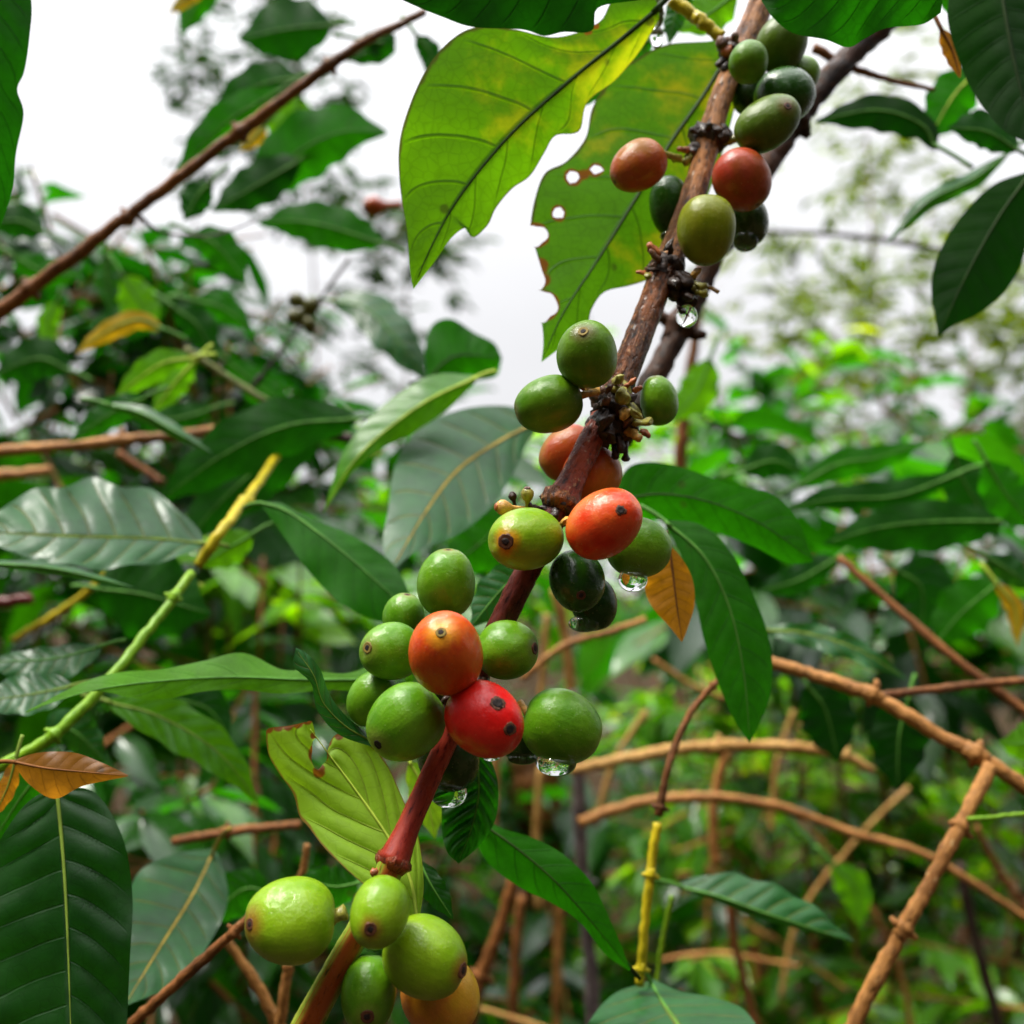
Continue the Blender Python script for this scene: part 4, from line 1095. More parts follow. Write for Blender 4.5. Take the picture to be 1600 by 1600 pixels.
bd, bb, bo, bg_, br_ = bract_dark, bract_brown, bract_olive, bract_gold, bract_rust
for i, a in enumerate([
    # node at 1042,415
    (1032, 408, .207, 150, 20, 36, 15, bb), (1030, 420, .207, 195, 30, 34, 15, bd), (1028, 400, .208, 120, 20, 34, 14, br_), (1022, 432, .208, 185, 25, 24, 14, bo),
    (1010, 428, .209, 165, 20, 22, 11, br_), (1060, 430, .206, 330, 40, 40, 20, bd), (1075, 440, .206, 350, 20, 42, 13, bo), (1080, 430, .206, 20, 20, 26, 12, bg_),
    (1085, 450, .206, 320, 20, 34, 15, bo), (1068, 455, .206, 290, 30, 40, 18, bd), (1062, 470, .207, 275, 20, 32, 15, bd), (1085, 445, .208, 5, 10, 50, 9, bg_),
    (1048, 395, .206, 90, 50, 24, 16, bd), (1050, 440, .206, 300, 60, 26, 20, bd), (1098, 452, .207, 300, 10, 20, 10, bo),
    # node at 952,635
    (960, 600, .194, 60, 50, 30, 16, bo), (975, 605, .194, 20, 30, 32, 12, br_), (935, 612, .194, 150, 30, 30, 14, bg_), (918, 608, .194, 170, 20, 22, 10, bb),
    (950, 625, .193, 200, 60, 26, 18, bb), (965, 620, .192, 330, 60, 34, 22, bo), (985, 640, .193, 300, 40, 34, 18, bo), (990, 660, .194, 350, 20, 40, 17, bo),
    (980, 672, .194, 320, 20, 42, 14, bg_), (965, 680, .194, 290, 30, 40, 15, bd), (955, 668, .193, 250, 50, 34, 22, bd), (972, 650, .192, 20, 60, 26, 18, bg_),
    (985, 655, .193, 200, 50, 26, 16, bb), (975, 690, .195, 285, 10, 40, 13, bd), (960, 695, .195, 270, 20, 34, 14, bd), (1000, 672, .195, 335, 10, 26, 12, br_),
    (940, 650, .192, 270, 60, 34, 26, bd), (950, 612, .193, 100, 60, 22, 16, bb), (990, 612, .194, 40, 30, 22, 10, br_),
    # node at 1108,215
    (1098, 210, .222, 180, 10, 28, 14, bd), (1090, 228, .222, 200, 20, 28, 14, bb), (1075, 236, .221, 170, 20, 26, 11, br_), (1125, 212, .222, 330, 40, 30, 18, bd),
    (1130, 222, .222, 350, 20, 30, 13, bo), (1080, 245, .221, 230, 20, 26, 13, bo), (1105, 205, .221, 90, 60, 20, 18, bd), (1065, 250, .221, 190, 10, 26, 9, bo),
    # node at 1150,95
    (1142, 85, .229, 170, 20, 26, 16, br_), (1135, 75, .229, 140, 20, 30, 16, bb), (1150, 70, .229, 100, 30, 26, 14, bb), (1132, 92, .229, 220, 20, 24, 16, bd), (1140, 100, .229, 250, 30, 26, 16, bd),
    # node at 876,786
    (845, 795, .187, 175, 20, 30, 12, bd), (900, 800, .186, 340, 40, 26, 14, bd), (868, 800, .186, 260, 60, 22, 20, bd), (884, 812, .184, 260, 70, 20, 12, bg_),
    # bottom nodes
    (590, 1362, .174, 180, 30, 16, 14, br_), (600, 1372, .173, 260, 60, 16, 16, bb), (752, 1080, .178, 40, 30, 30, 13, bg_), (700, 1100, .180, 120, 40, 26, 16, bd),
]):
    bract(*a, seed=i)


def crust(px, py, d, r, mat, seed):
    rg = random.Random(seed)
    rr = r * S * d
    ns, nr = 18, 12
    fx = [(rg.uniform(1.5, 5), rg.uniform(1.5, 5), rg.uniform(1.5, 5), rg.random() * 6, rg.uniform(.06, .16)) for _ in range(7)]
    vv, ff = [], []
    for i in range(nr + 1):
        th = math.pi * i / nr
        for k in range(ns):
            ph = 6.28318 * k / ns
            u = Vector((math.sin(th) * math.cos(ph), math.sin(th) * math.sin(ph), math.cos(th)))
            q = 1 + sum(a * math.sin(x * u.x + y * u.y + z * u.z + p) for x, y, z, p, a in fx)
            if 0 < i < nr:
                q += rg.gauss(0, .07)
            vv.append(P(px, py, d) - b0 + u * rr * q)
    for i in range(nr):
        for k in range(ns):
            k2 = (k + 1) % ns
            ff.append((i * ns + k, (i + 1) * ns + k, (i + 1) * ns + k2, i * ns + k2))
    link('node_crust', mesh_from(vv, ff, 'crust'), mat, br)


for i, (x_, y_, d_, r_, m_) in enumerate([(958, 642, .1965, 30, bd), (944, 668, .1955, 27, bd), (972, 664, .1965, 24, bd), (966, 622, .1965, 20, bo), (984, 648, .1955, 15, bo), (940, 618, .197, 18, bb),
                                          (1042, 420, .2095, 25, bd), (1064, 446, .2085, 22, bd), (1072, 468, .208, 16, bd), (1028, 424, .209, 14, bb), (1104, 216, .2235, 22, bd), (1122, 218, .223, 17, bd),
                                          (1086, 238, .222, 13, bd), (1142, 88, .2305, 18, bd), (1136, 76, .2305, 13, bb), (876, 796, .188, 20, bd), (852, 800, .1885, 13, bd), (720, 1100, .183, 30, bd), (700, 1075, .184, 26, bd), (745, 1075, .184, 22, bd), (600, 1372, .1765, 14, bb)]):
    crust(x_, y_, d_, r_, m_, i)

# ------------------------------------------------------------------ berries
def berry_mesh(a, b, seed, pinch=0.0):
    rg = random.Random(seed)
    nr, ns = 26, 36
    verts, faces = [], []
    e1, e2 = rg.uniform(-.05, .05), rg.uniform(-.06, .06)
    p1, p2 = rg.random() * 6.28, rg.random() * 6.28
    for i in range(nr + 1):
        th = math.pi * i / nr
        z = math.cos(th)
        r = max(0.0, math.sin(th)) ** 0.94
        zz = math.copysign(abs(z) ** 0.97, z)
        dip = 0.05 * math.exp(-(th / 0.20) ** 2)              # navel dimple
        dip2 = 0.05 * math.exp(-((math.pi - th) / 0.25) ** 2)
        for k in range(ns):
            ph = 2 * math.pi * k / ns
            w = 1 + e1 * math.cos(2 * ph + p1) + e2 * math.cos(ph + p2) * math.sin(th) + 0.025 * math.cos(2 * ph + p2) * z + 0.012 * math.cos(3 * ph + p1)
            taper = 1 - 0.07 * z
            verts.append((b * r * w * taper * math.cos(ph), b * r * w * taper * math.sin(ph), a * (zz - dip + dip2)))
    for i in range(nr):
        for k in range(ns):
            k2 = (k + 1) % ns
            faces.append((i * ns + k, (i + 1) * ns + k, (i + 1) * ns + k2, i * ns + k2))
    return mesh_from(verts, faces, 'berry')


def ring_mesh(prof_, ns, jitter, seed):
    rg = random.Random(seed)
    verts, faces = [], []
    for r, z in prof_:
        for k in range(ns):
            ph = 2 * math.pi * k / ns
            q = r * (1 + rg.gauss(0, jitter))
            verts.append((q * math.cos(ph), q * math.sin(ph), z))
    for i in range(len(prof_) - 1):
        for k in range(ns):
            k2 = (k + 1) % ns
            faces.append((i * ns + k, i * ns + k2, (i + 1) * ns + k2, (i + 1) * ns + k))
    faces.append(tuple((len(prof_) - 1) * ns + k for k in range(ns)))
    return mesh_from(verts, faces, 'ring')


BERRIES = {}


def berry(key, label, px, py, d, a, b, ang, tilt, mat, navel='tan', nsize=1.0, stalk=None, marks=(), roll=0, nav=None):
    A, B = a * S * d, b * S * d
    root = empty('coffee_berry', P(px, py, d))
    ar, tr = R(ang), R(tilt)
    z = (RIGHT * math.cos(ar) * math.cos(tr) + UP * math.sin(ar) * math.cos(tr) - FWD * math.sin(tr)).normalized()
    x = z.orthogonal().normalized()
    y = z.cross(x)
    root.rotation_euler = (Matrix((x, y, z)).transposed().to_4x4() @ Matrix.Rotation(R(roll), 4, 'Z')).to_euler()
    tag(root, label, 'coffee berry', 'coffee berries on the branch')
    seed = int(px * 3 + py)
    inv = root.matrix_basis.inverted()

    def on_skin(qx, qy):
        o = inv @ CAM_LOC
        dr = (inv.to_3x3() @ (P(qx, qy, d) - CAM_LOC)).normalized()
        k = Vector((1 / B, 1 / B, 1 / A))
        oo, dd = Vector((o.x * k.x, o.y * k.y, o.z * k.z)), Vector((dr.x * k.x, dr.y * k.y, dr.z * k.z))
        qa, qb, qc = dd.dot(dd), 2 * oo.dot(dd), oo.dot(oo) - 0.985 ** 2
        disc = qb * qb - 4 * qa * qc
        if disc <= 0:
            return None
        h = o + dr * ((-qb - math.sqrt(disc)) / (2 * qa))
        h = skin_tree.find_nearest(h)
        return Matrix.Translation(h[0]) @ h[1].to_track_quat('Z', 'Y').to_matrix().to_4x4(), h[0]

    sm_ = berry_mesh(A, B, seed)
    from mathutils.bvhtree import BVHTree
    skin_tree = BVHTree.FromPolygons([v.co.copy() for v in sm_.vertices], [tuple(p.vertices) for p in sm_.polygons])
    nm_ = dict(tan=navel_tan, brown=navel_brown, dark=navel_dark)[navel]
    r = 0.165 * B * nsize
    if nav is not None and on_skin(*nav):
        nmat, npos = on_skin(*nav)
    else:
        npos = Vector((0, 0, A * 0.955)); nmat = Matrix.Translation(npos)
    dist = [min(3.0, (v.co - npos).length / B) for v in sm_.vertices]
    at_ = sm_.attributes.new('nav', 'FLOAT', 'POINT')
    at_.data.foreach_set('value', dist)
    link('skin', sm_, FM[mat], root)
    if nsize > 0.1:
        m = ring_mesh([(r * 1.0, -r * .35), (r * .92, r * .02), (r * .8, r * .04), (r * .66, r * .025), (r * .5, r * .025), (r * .26, r * .025), (r * .22, r * .04), (r * .10, r * .045)], 18, 0.06, seed)
        m.transform(nmat); link('navel', m, nm_, root)
        if navel != 'dark':
            m = ring_mesh([(r * .46, r * .02), (r * .42, r * .055), (r * .20, r * .06)], 14, 0.08, seed + 1)
            m.transform(nmat); link('navel_pit', m, navel_dark, root)
    if stalk is not None:
        sx, sy, sd, sw, sm = stalk
        inv = root.matrix_basis.inverted()
        p1 = inv @ P(sx, sy, sd)
        p0 = Vector((0, 0, -A * 0.86))
        pts = [p0 + (p1 - p0) * s for s in (0, .3, .6, 1)]
        rw = 0.5 * sw * S * d
        link('fruit_stalk', tube_mesh(pts, [rw * 1.3, rw, rw * .95, rw * 1.15], 10, 0.05, seed), sm, root)
    for (mx_, my_, mr, mm) in marks:                       # dark bored spots on the skin
        hit = on_skin(mx_, my_)
        if hit:
            rr = mr * S * d
            m = ring_mesh([(rr * 1.15, -rr * .25), (rr * 1.0, rr * .03), (rr * .8, rr * .10), (rr * .5, rr * .09), (rr * .3, rr * .04), (rr * .1, rr * .04)], 16, 0.10, seed + int(mx_))
            m.transform(hit[0]); link('dark_spot', m, mm, root)
            m = ring_mesh([(rr * 1.5, -rr * .30), (rr * 1.38, rr * .012), (rr * 1.1, rr * .02), (rr * .9, rr * .02)], 22, 0.11, seed + int(my_))
            m.transform(hit[0]); link('spot_rim', m, navel_brown, root)
    BERRIES[key] = root
    return root


# bottom cluster
berry('b1', 'large lime berry at the left of the bottom cluster', 454, 1436, .166, 71, 65, 178, 8, 'lime', 'brown', 0.9, (540, 1425, .167, 22, bract_olive), nav=(391, 1444))
berry('b2', 'lime berry with brown navel facing the lens, under the red stem', 592, 1425, .162, 56, 46, 252, 42, 'lime', 'brown', 1.4, nav=(579, 1452))
berry('b3', 'lime berry at the right of the bottom cluster, brown tip to the right', 664, 1497, .168, 68, 58, 335, 12, 'lime', 'brown', 1.3, nav=(723, 1516))
berry('b4', 'wet green berry lowest in the bottom cluster with brown navel below', 577, 1553, .171, 58, 45, 268, 25, 'green', 'brown', 1.5, roll=40, nav=(574, 1588))
berry('b5', 'amber berry half hidden at the lower right of the bottom cluster', 690, 1553, .179, 66, 58, 310, -10, 'amber', 'brown')
# middle cluster
berry('b6', 'upright green berry on top of the middle cluster', 699, 911, .19, 55, 46, 88, 8, 'green', 'tan', 1.2)
berry('b7', 'small green berry peeping out behind the middle cluster, upper left', 631, 962, .197, 36, 33, 80, 10, 'green', 'brown', 1.1)
berry('b8', 'green berry left of the orange-red one with round navel at its left', 610, 1018, .187, 50, 45, 178, 38, 'green', 'tan', 1.3, nav=(574, 1012))
berry('b9', 'orange-red berry with pale ringed navel in the middle cluster', 699, 1020, .170, 74, 58, 97, 42, 'vermilion', 'tan', 0.95, nav=(689, 988))
berry('b10', 'green berry right of the orange-red one, navel at its right edge', 793, 1015, .183, 49, 47, 2, 12, 'green', 'brown', 1.3, nav=(836, 1013))
berry('b11', 'large green berry at the lower left of the middle cluster with a dark tip', 633, 1128, .176, 64, 57, 222, 0, 'green', 'dark', 0.85, nav=(590, 1164))
berry('b12', 'small green berry at the far left of the middle cluster', 582, 1092, .19, 46, 37, 235, -5, 'green', 'brown')
berry('b13', 'crimson berry with two dark spots in the middle cluster', 758, 1124, .171, 66, 57, 330, 30, 'crimson', 'dark', 0.05, marks=[(778, 1099, 8, navel_dark), (797, 1139, 7, navel_dark)])
berry('b14', 'large green berry at the right of the middle cluster, dripping', 878, 1136, .180, 64, 56, 340, 0, 'green', 'dark', 1.0, (812, 1098, .182, 12, bract_gold))
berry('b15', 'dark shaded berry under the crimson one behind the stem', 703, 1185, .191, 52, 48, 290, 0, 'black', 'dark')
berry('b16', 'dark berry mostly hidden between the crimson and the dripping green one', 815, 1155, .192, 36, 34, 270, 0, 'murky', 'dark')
# upper middle cluster
berry('b17', 'yellow-green berry with brown navel left of the scarlet one', 821, 842, .180, 63, 49, 186, 35, 'gold', 'brown', 1.55, nav=(790, 846))
berry('b18', 'scarlet berry with small dark navel in the upper middle cluster', 944, 818, .177, 65, 52, 38, 25, 'scarlet', 'dark', 0.05, marks=[(970, 797, 6, navel_dark)])
berry('b19', 'green berry right of the scarlet one with a hanging drop', 998, 855, .19, 52, 46, 350, 0, 'green', 'brown', 0.8)
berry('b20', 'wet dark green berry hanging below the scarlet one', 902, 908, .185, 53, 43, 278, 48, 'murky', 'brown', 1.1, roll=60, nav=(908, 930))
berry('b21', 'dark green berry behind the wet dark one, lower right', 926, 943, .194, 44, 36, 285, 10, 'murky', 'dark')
berry('b22', 'tawny orange berry behind the stem, the left one of two', 888, 709, .204, 49, 42, 215, 0, 'tawny', 'brown', 0.6)
berry('b23', 'tawny red berry behind the stem, the right one of two', 921, 744, .199, 52, 45, 240, 10, 'orange', 'brown', 0.6)
# node of dried stalks
berry('b24', 'round green berry with ringed navel on top beside the dried stalks', 919, 553, .187, 54, 48, 99, 42, 'deep', 'tan', 1.15, nav=(911, 518))
berry('b25', 'green berry lying to the left of the dried stalks', 857, 632, .19, 55, 45, 196, 5, 'deep', 'tan', 0.7, (930, 612, .193, 12, bract_gold))
berry('b26', 'small green berry to the right of the dried stalks', 1028, 626, .2, 40, 31, 100, 15, 'green', 'tan', 0.6)
# upper cluster
berry('b27', 'olive yellow-green berry in front of the branch at the upper node', 1104, 360, .205, 55, 45, 268, -5, 'olive', 'tan', 0.6)
berry('b28', 'orange-brown berry standing off to the left of the upper branch', 997, 260, .214, 47, 38, 215, 5, 'tawny', 'brown', 0.7, (1062, 248, .219, 11, bract_olive))
berry('b29', 'russet red berry at the right of the upper branch', 1159, 282, .212, 49, 46, 300, 10, 'russet', 'brown', 0.6)
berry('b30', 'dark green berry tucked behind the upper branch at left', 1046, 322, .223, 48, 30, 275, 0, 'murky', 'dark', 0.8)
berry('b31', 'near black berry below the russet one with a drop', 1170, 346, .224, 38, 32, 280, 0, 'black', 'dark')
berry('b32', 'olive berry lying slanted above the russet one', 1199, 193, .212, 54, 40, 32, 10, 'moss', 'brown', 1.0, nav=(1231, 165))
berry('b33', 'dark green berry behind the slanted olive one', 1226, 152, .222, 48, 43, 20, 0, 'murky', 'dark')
berry('b34', 'small green berry at the back right of the top cluster', 1250, 118, .232, 32, 28, 40, 0, 'deep', 'brown')
berry('b35', 'small round green berry beside the branch near the top', 1170, 97, .216, 33, 30, 75, 0, 'deep', 'tan', 0.7)
berry('b36', 'topmost olive berry half covered by a dark leaf', 1222, 68, .226, 46, 38, 60, 0, 'moss', 'brown')
berry('b37', 'near black berry shape standing in for the shadow between the top berries', 1176, 145, .232, 36, 30, 60, 0, 'black', 'dark')  # added dark shape that fills a shadow gap


def tiny_fruit(label, px, py, d, a, ang, mat, tipm):
    root = empty('fruitlet', P(px, py, d))
    tag(root, label, 'fruitlet')
    z = (RIGHT * math.cos(R(ang)) + UP * math.sin(R(ang)) - FWD * 0.3).normalized()
    root.rotation_euler = z.to_track_quat('Z', 'Y').to_euler()
    A = a * S * d
    link('body', tube_mesh([(0, 0, A * s) for s in (-2.6, -1.6, -1.0, -.6, -.1, .4, .75, .95)], [A * k for k in (.38, .36, .42, .72, .95, .92, .7, .45)], 14, 0.03, int(px)), mat, root)
    link('tip', tube_mesh([(0, 0, A * s) for s in (.85, 1.0, 1.12, 1.05)], [A * k for k in (.5, .5, .38, .1)], 10, 0.06, int(px)), tipm, root)


tiny_fruit('tiny yellow fruitlet lying above the yellow-green berry', 787, 793, .185, 13, 175, bract_gold, br_)
tiny_fruit('tiny yellow fruitlet standing up above the yellow-green berry', 824, 773, .186, 11, 92, bract_olive, bb)
tiny_fruit('tiny black withered fruitlet between the two yellow ones', 801, 776, .189, 7, 105, bract_dark, bd)
tiny_fruit('little orange fruit blurred beside the broad backlit leaf', 585, 323, .5, 17, 190, FM['tawny'], bb)
tiny_fruit('red fruit speck above the slanting twig', 362, 180, .45, 9, 120, FM['vermilion'], bb)
tiny_fruit('little dark green fruit at the top of the thin dark stem cluster', 465, 470, .47, 13, 160, FM['deep'], bd)
tiny_fruit('little dark green fruit at the right of the thin dark stem cluster', 487, 478, .465, 14, 30, FM['deep'], bd)
tiny_fruit('little dark green fruit at the lower left of the thin dark stem cluster', 462, 495, .465, 13, 200, FM['deep'], bd)
tiny_fruit('little dark green fruit hanging at the bottom of the thin dark stem cluster', 484, 506, .465, 13, 275, FM['deep'], bd)


def drop(label, px, py, d, rx, ry, up=1.0):
    """hanging water drop; (px, py) is its centre"""
    root_loc = P(px, py, d)
    w, h = rx * S * d, ry * S * d
    pr = []
    for i in range(15):
        th = math.pi * i / 14
        z = -math.cos(th)
        r = max(0.0, math.sin(th)) ** (0.9 if z < 0 else 1.0)
        if z > 0:
            z = z * up
        pr.append((max(r, 1e-3) * w, z * h))
    ns = 24
    verts, faces = [], []
    for r, z in pr:
        for k in range(ns):
            verts.append((r * math.cos(2 * math.pi * k / ns), r * math.sin(2 * math.pi * k / ns), z))
    for i in range(14):
        for k in range(ns):
            k2 = (k + 1) % ns
            faces.append((i * ns + k, i * ns + k2, (i + 1) * ns + k2, (i + 1) * ns + k))
    faces.append(tuple(range(ns - 1, -1, -1))); faces.append(tuple(14 * ns + k for k in range(ns)))
    o = link('water_drop', mesh_from(verts, faces, 'drop'), water_m)
    o.location = root_loc
    tag(o, label, 'water drop', 'water drops under the berries')


drop('water drop hanging under the green berry beside the orange leaf', 989, 905, .188, 23, 20)
drop('wide water drop under the two dark green berries', 913, 974, .192, 25, 14)
drop('large water drop under the dripping green berry', 869, 1192, .178, 32, 20)
drop('shallow water drop beside the large one, under the hidden berry', 817, 1184, .19, 24, 10)
drop('small water drop under the crimson berry', 768, 1180, .176, 15, 9)
drop('water drop under the dark berry behind the red stem', 701, 1238, .19, 29, 23)
drop('water drop under the near black upper berry', 1165, 376, .223, 20, 17)
drop('water drop hanging from the dried stalks of the upper node', 1073, 494, .206, 17, 18)
drop('small water drop under the dark berry at the upper branch', 1044, 369, .222, 13, 8)
drop('water drop on the wet leaf stalks at the top edge', 1026, 58, .224, 11, 18)

# ------------------------------------------------------------------ bushes and trees behind
LEAF_ROWS = [(0.0, .02), (.12, .45), (.3, .86), (.5, 1.0), (.7, .82), (.87, .38), (1.0, .015)]


def add_leaf(V, F, U, Rn, pos, dirv, nrm, L, W, rnd, fold=0.25, droop=0.35, wav=0.1, ph=0.0):
    side = dirv.cross(nrm).normalized()
    k0 = len(V)
    for (t, w) in LEAF_ROWS:
        c = pos + dirv * (L * t) - nrm * (droop * L * t * t)
        for s in (-1, -.5, 0, .5, 1):
            V.append(c + side * (W * w * s) + nrm * (abs(s) * W * w * fold + wav * W * abs(s) * math.sin(9 * t + ph + s)))
            U.append((t, 0.5 + 0.5 * s)); Rn.append(rnd)
    for i in range(len(LEAF_ROWS) - 1):
        for j in range(4):
            a = k0 + i * 5 + j
            F.append((a, a + 1, a + 6, a + 5))


def bush(label, px, py, d, rx, ry, rz, n, L, mat, seed, wr=0.2, name='coffee_bush', cat='bush', stem='brown', hang=0.35, clump=9, nstem=2, var=(0, 1), group=None, shell=0.5):
    """bush or tree crown: branchlets with paired leaves spread through an ellipsoid; sizes in photo pixels at its depth, rz in metres"""
    rg = random.Random(seed)
    c = P(px, py, d)
    Rx, Rz = rx * S * d, ry * S * d
    gz = 0.0
    base = Vector((c.x, c.y, gz))
    root = empty(name, base)
    tag(root, label, cat, group)
    V, F, U, Rn = [], [], [], []
    twV = []
    nb = max(1, n // clump)
    for b in range(nb):
        while True:
            q = Vector((rg.uniform(-1, 1), rg.uniform(-1, 1), rg.uniform(-1, 1)))
            if q.length < 1 and q.length > shell * rg.random():
                break
        p = c + Vector((q.x * Rx, q.y * rz, q.z * Rz))
        out = Vector((q.x + rg.gauss(0, .5), q.y + rg.gauss(0, .5), 0.15 + rg.gauss(0, .35))).normalized()
        step = L * 0.42
        twV.append((p - out * L * .6, p + out * step * clump * .55))
        for k in range(clump):
            pp = p + out * (step * (k // 2) * .9)
            yaw = out.cross(Vector((0, 0, 1)))
            if yaw.length < .1: yaw = Vector((1, 0, 0))
            yaw = yaw.normalized() * (1 if k % 2 else -1)
            dv = (out * rg.uniform(.3, .9) + yaw * rg.uniform(.5, 1.1) + Vector((rg.gauss(0, .25), rg.gauss(0, .25), -hang + rg.gauss(0, .25)))).normalized()
            nr = (Vector((rg.gauss(0, .45), rg.gauss(0, .45), 1)) - dv * dv.z)
            nr = (nr - dv * nr.dot(dv)).normalized()
            l = L * rg.uniform(.6, 1.2)
            add_leaf(V, F, U, Rn, pp - base, dv, nr, l, l * wr * rg.uniform(.8, 1.2), var[0] + (var[1] - var[0]) * rg.random(), rg.uniform(.1, .5), rg.uniform(.05, .4), 0.12, rg.random() * 6)
    nleaf = len(F)
    for (p0, p1) in twV:
        t = (p1 - p0).normalized(); s1 = t.orthogonal().normalized(); s2 = t.cross(s1)
        k0 = len(V); r = 0.0022
        for p, rr in ((p0, r), (p1, r * .5)):
            for k in range(4):
                V.append(p - base + s1 * rr * math.cos(k * 1.5708) + s2 * rr * math.sin(k * 1.5708)); U.append((0, k / 4)); Rn.append(.5)
        for k in range(4):
            F.append((k0 + k, k0 + (k + 1) % 4, k0 + 4 + (k + 1) % 4, k0 + 4 + k))
    fm = mesh_from(V, F, 'foliage', U, Rn)
    link('foliage', fm, LM[mat], root)
    fm.materials.append(BM[stem])
    fm.polygons.foreach_set('material_index', [0] * nleaf + [1] * (len(F) - nleaf))
    for s in range(nstem):
        a = Vector((rg.uniform(-.35, .35) * Rx, rg.uniform(-.35, .35) * rz, 0))
        top = c - base + Vector((rg.uniform(-.6, .6) * Rx, rg.uniform(-.6, .6) * rz, Rz * rg.uniform(.3, .8)))
        m1 = a.lerp(top, .5) + Vector((rg.gauss(0, .04), rg.gauss(0, .04), 0)) * d
        pts = [a * (1 - t) ** 2 + m1 * 2 * t * (1 - t) + top * t * t for t in np.linspace(0, 1, 14)]
        r0 = 0.004 + 0.0016 * d
        link('stem', tube_mesh(pts, [r0 * (1 - .75 * t) for t in np.linspace(0, 1, 14)], 8, 0.05, s), BM[stem], root)
    return root


# left
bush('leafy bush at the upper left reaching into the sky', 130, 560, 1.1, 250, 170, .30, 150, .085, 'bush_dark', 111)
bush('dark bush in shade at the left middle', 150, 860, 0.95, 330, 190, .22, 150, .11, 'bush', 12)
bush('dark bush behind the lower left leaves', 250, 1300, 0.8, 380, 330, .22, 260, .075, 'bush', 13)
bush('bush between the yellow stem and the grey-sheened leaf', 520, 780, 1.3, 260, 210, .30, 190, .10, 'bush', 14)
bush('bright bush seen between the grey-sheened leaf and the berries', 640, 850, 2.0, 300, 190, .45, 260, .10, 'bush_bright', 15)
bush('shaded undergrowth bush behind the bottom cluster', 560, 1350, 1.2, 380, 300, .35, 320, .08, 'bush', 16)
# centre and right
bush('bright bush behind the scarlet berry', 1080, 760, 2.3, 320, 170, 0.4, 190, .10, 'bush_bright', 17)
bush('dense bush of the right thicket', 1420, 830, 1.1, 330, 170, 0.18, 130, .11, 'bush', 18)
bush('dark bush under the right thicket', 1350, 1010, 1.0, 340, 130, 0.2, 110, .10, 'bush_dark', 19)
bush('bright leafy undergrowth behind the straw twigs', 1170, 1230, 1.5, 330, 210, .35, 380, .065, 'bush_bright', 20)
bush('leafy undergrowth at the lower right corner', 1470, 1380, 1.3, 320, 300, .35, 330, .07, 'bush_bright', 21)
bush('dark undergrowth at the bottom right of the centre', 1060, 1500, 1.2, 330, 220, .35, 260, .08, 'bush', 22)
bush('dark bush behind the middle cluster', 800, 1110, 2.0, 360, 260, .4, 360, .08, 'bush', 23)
# far row
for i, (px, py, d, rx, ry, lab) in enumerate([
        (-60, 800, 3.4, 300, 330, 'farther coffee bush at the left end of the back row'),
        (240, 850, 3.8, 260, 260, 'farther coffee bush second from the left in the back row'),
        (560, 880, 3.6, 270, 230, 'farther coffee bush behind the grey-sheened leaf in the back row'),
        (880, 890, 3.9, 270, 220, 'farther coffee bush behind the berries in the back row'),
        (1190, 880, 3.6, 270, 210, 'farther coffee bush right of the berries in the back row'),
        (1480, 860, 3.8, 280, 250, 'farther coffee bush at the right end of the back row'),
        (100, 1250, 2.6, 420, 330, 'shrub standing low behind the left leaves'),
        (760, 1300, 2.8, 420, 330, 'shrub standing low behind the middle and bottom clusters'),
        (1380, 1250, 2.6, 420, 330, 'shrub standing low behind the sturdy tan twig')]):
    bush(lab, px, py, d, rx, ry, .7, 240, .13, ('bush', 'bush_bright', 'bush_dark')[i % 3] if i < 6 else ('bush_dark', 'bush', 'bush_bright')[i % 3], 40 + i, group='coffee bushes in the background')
# light sprays and far trees against the sky
bush('fine dark tree crown showing behind the slanting twig', 420, 170, 4.5, 150, 190, .5, 900, .08, 'far', 61, name='shade_tree', cat='tree', clump=7, hang=.1, shell=.2, var=(0, .6), nstem=1)
bush('small leafy tree crown under the broad backlit leaf', 620, 390, 4.0, 110, 110, .4, 420, .075, 'far', 62, name='shade_tree', cat='tree', clump=7, hang=.1, shell=.2, var=(.2, .8), nstem=1)
bush('yellow-green feathery tree at the right behind the dark hanging leaf', 1500, 590, 5.0, 330, 190, .8, 2300, .11, 'feather', 63, name='shade_tree', cat='tree', clump=11, hang=.05, wr=.16, shell=.2, var=(.2, .74), nstem=1)
bush('thin feathery tree top in the sky right of the branch', 1330, 400, 6.0, 260, 170, .8, 900, .13, 'feather', 64, name='shade_tree', cat='tree', clump=13, hang=.05, wr=.14, shell=.1, var=(.2, .75), nstem=1)
bush('feathery spray high at the right between the dark leaves', 1400, 150, 6.0, 150, 90, .6, 230, .12, 'feather', 66, name='shade_tree', cat='tree', clump=11, hang=.05, wr=.14, shell=.1, var=(.2, .75), nstem=1)
bush('sparse tree crown low in the sky left of the branch', 420, 560, 5.0, 260, 130, .6, 520, .08, 'far', 65, name='shade_tree', cat='tree', clump=7, hang=.1, shell=.2, var=(.1, .7), nstem=1)
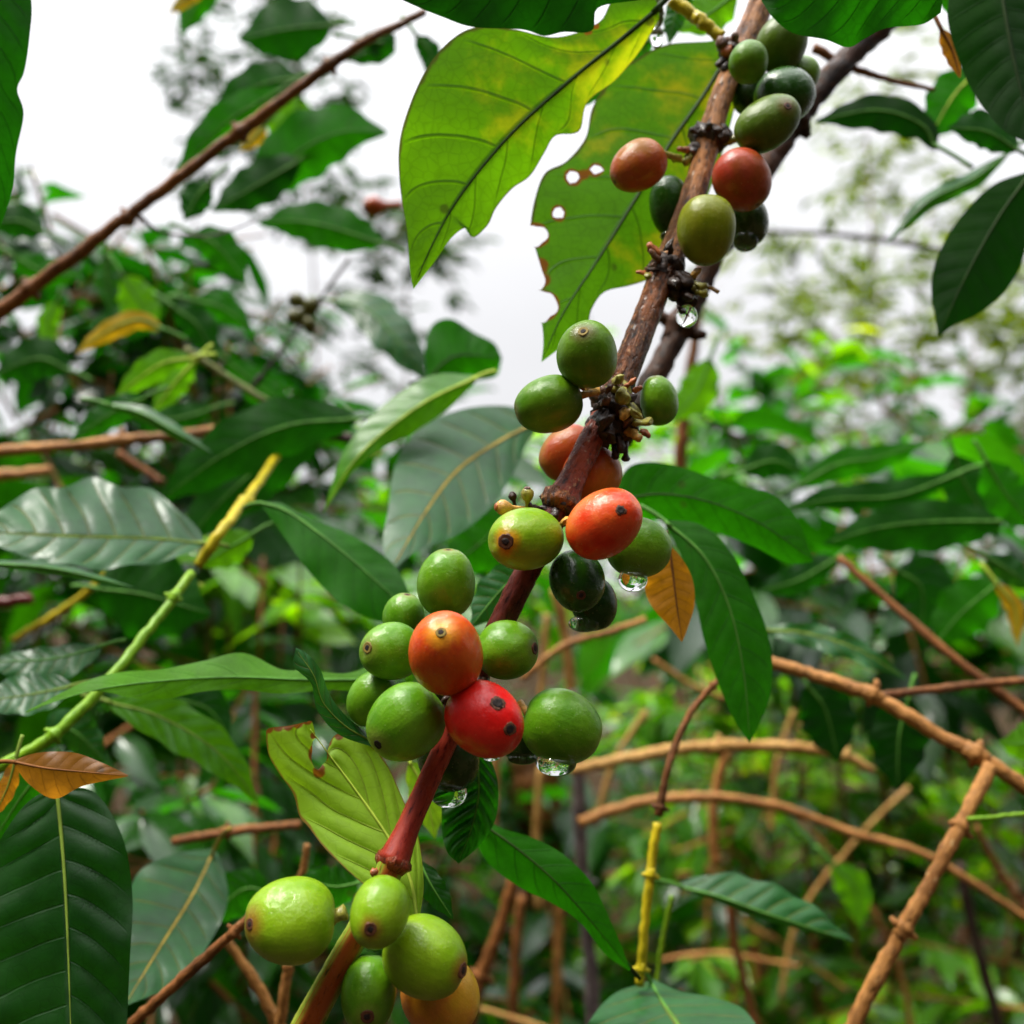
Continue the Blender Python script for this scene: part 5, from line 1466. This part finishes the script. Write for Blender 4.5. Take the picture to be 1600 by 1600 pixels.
# more foliage layers
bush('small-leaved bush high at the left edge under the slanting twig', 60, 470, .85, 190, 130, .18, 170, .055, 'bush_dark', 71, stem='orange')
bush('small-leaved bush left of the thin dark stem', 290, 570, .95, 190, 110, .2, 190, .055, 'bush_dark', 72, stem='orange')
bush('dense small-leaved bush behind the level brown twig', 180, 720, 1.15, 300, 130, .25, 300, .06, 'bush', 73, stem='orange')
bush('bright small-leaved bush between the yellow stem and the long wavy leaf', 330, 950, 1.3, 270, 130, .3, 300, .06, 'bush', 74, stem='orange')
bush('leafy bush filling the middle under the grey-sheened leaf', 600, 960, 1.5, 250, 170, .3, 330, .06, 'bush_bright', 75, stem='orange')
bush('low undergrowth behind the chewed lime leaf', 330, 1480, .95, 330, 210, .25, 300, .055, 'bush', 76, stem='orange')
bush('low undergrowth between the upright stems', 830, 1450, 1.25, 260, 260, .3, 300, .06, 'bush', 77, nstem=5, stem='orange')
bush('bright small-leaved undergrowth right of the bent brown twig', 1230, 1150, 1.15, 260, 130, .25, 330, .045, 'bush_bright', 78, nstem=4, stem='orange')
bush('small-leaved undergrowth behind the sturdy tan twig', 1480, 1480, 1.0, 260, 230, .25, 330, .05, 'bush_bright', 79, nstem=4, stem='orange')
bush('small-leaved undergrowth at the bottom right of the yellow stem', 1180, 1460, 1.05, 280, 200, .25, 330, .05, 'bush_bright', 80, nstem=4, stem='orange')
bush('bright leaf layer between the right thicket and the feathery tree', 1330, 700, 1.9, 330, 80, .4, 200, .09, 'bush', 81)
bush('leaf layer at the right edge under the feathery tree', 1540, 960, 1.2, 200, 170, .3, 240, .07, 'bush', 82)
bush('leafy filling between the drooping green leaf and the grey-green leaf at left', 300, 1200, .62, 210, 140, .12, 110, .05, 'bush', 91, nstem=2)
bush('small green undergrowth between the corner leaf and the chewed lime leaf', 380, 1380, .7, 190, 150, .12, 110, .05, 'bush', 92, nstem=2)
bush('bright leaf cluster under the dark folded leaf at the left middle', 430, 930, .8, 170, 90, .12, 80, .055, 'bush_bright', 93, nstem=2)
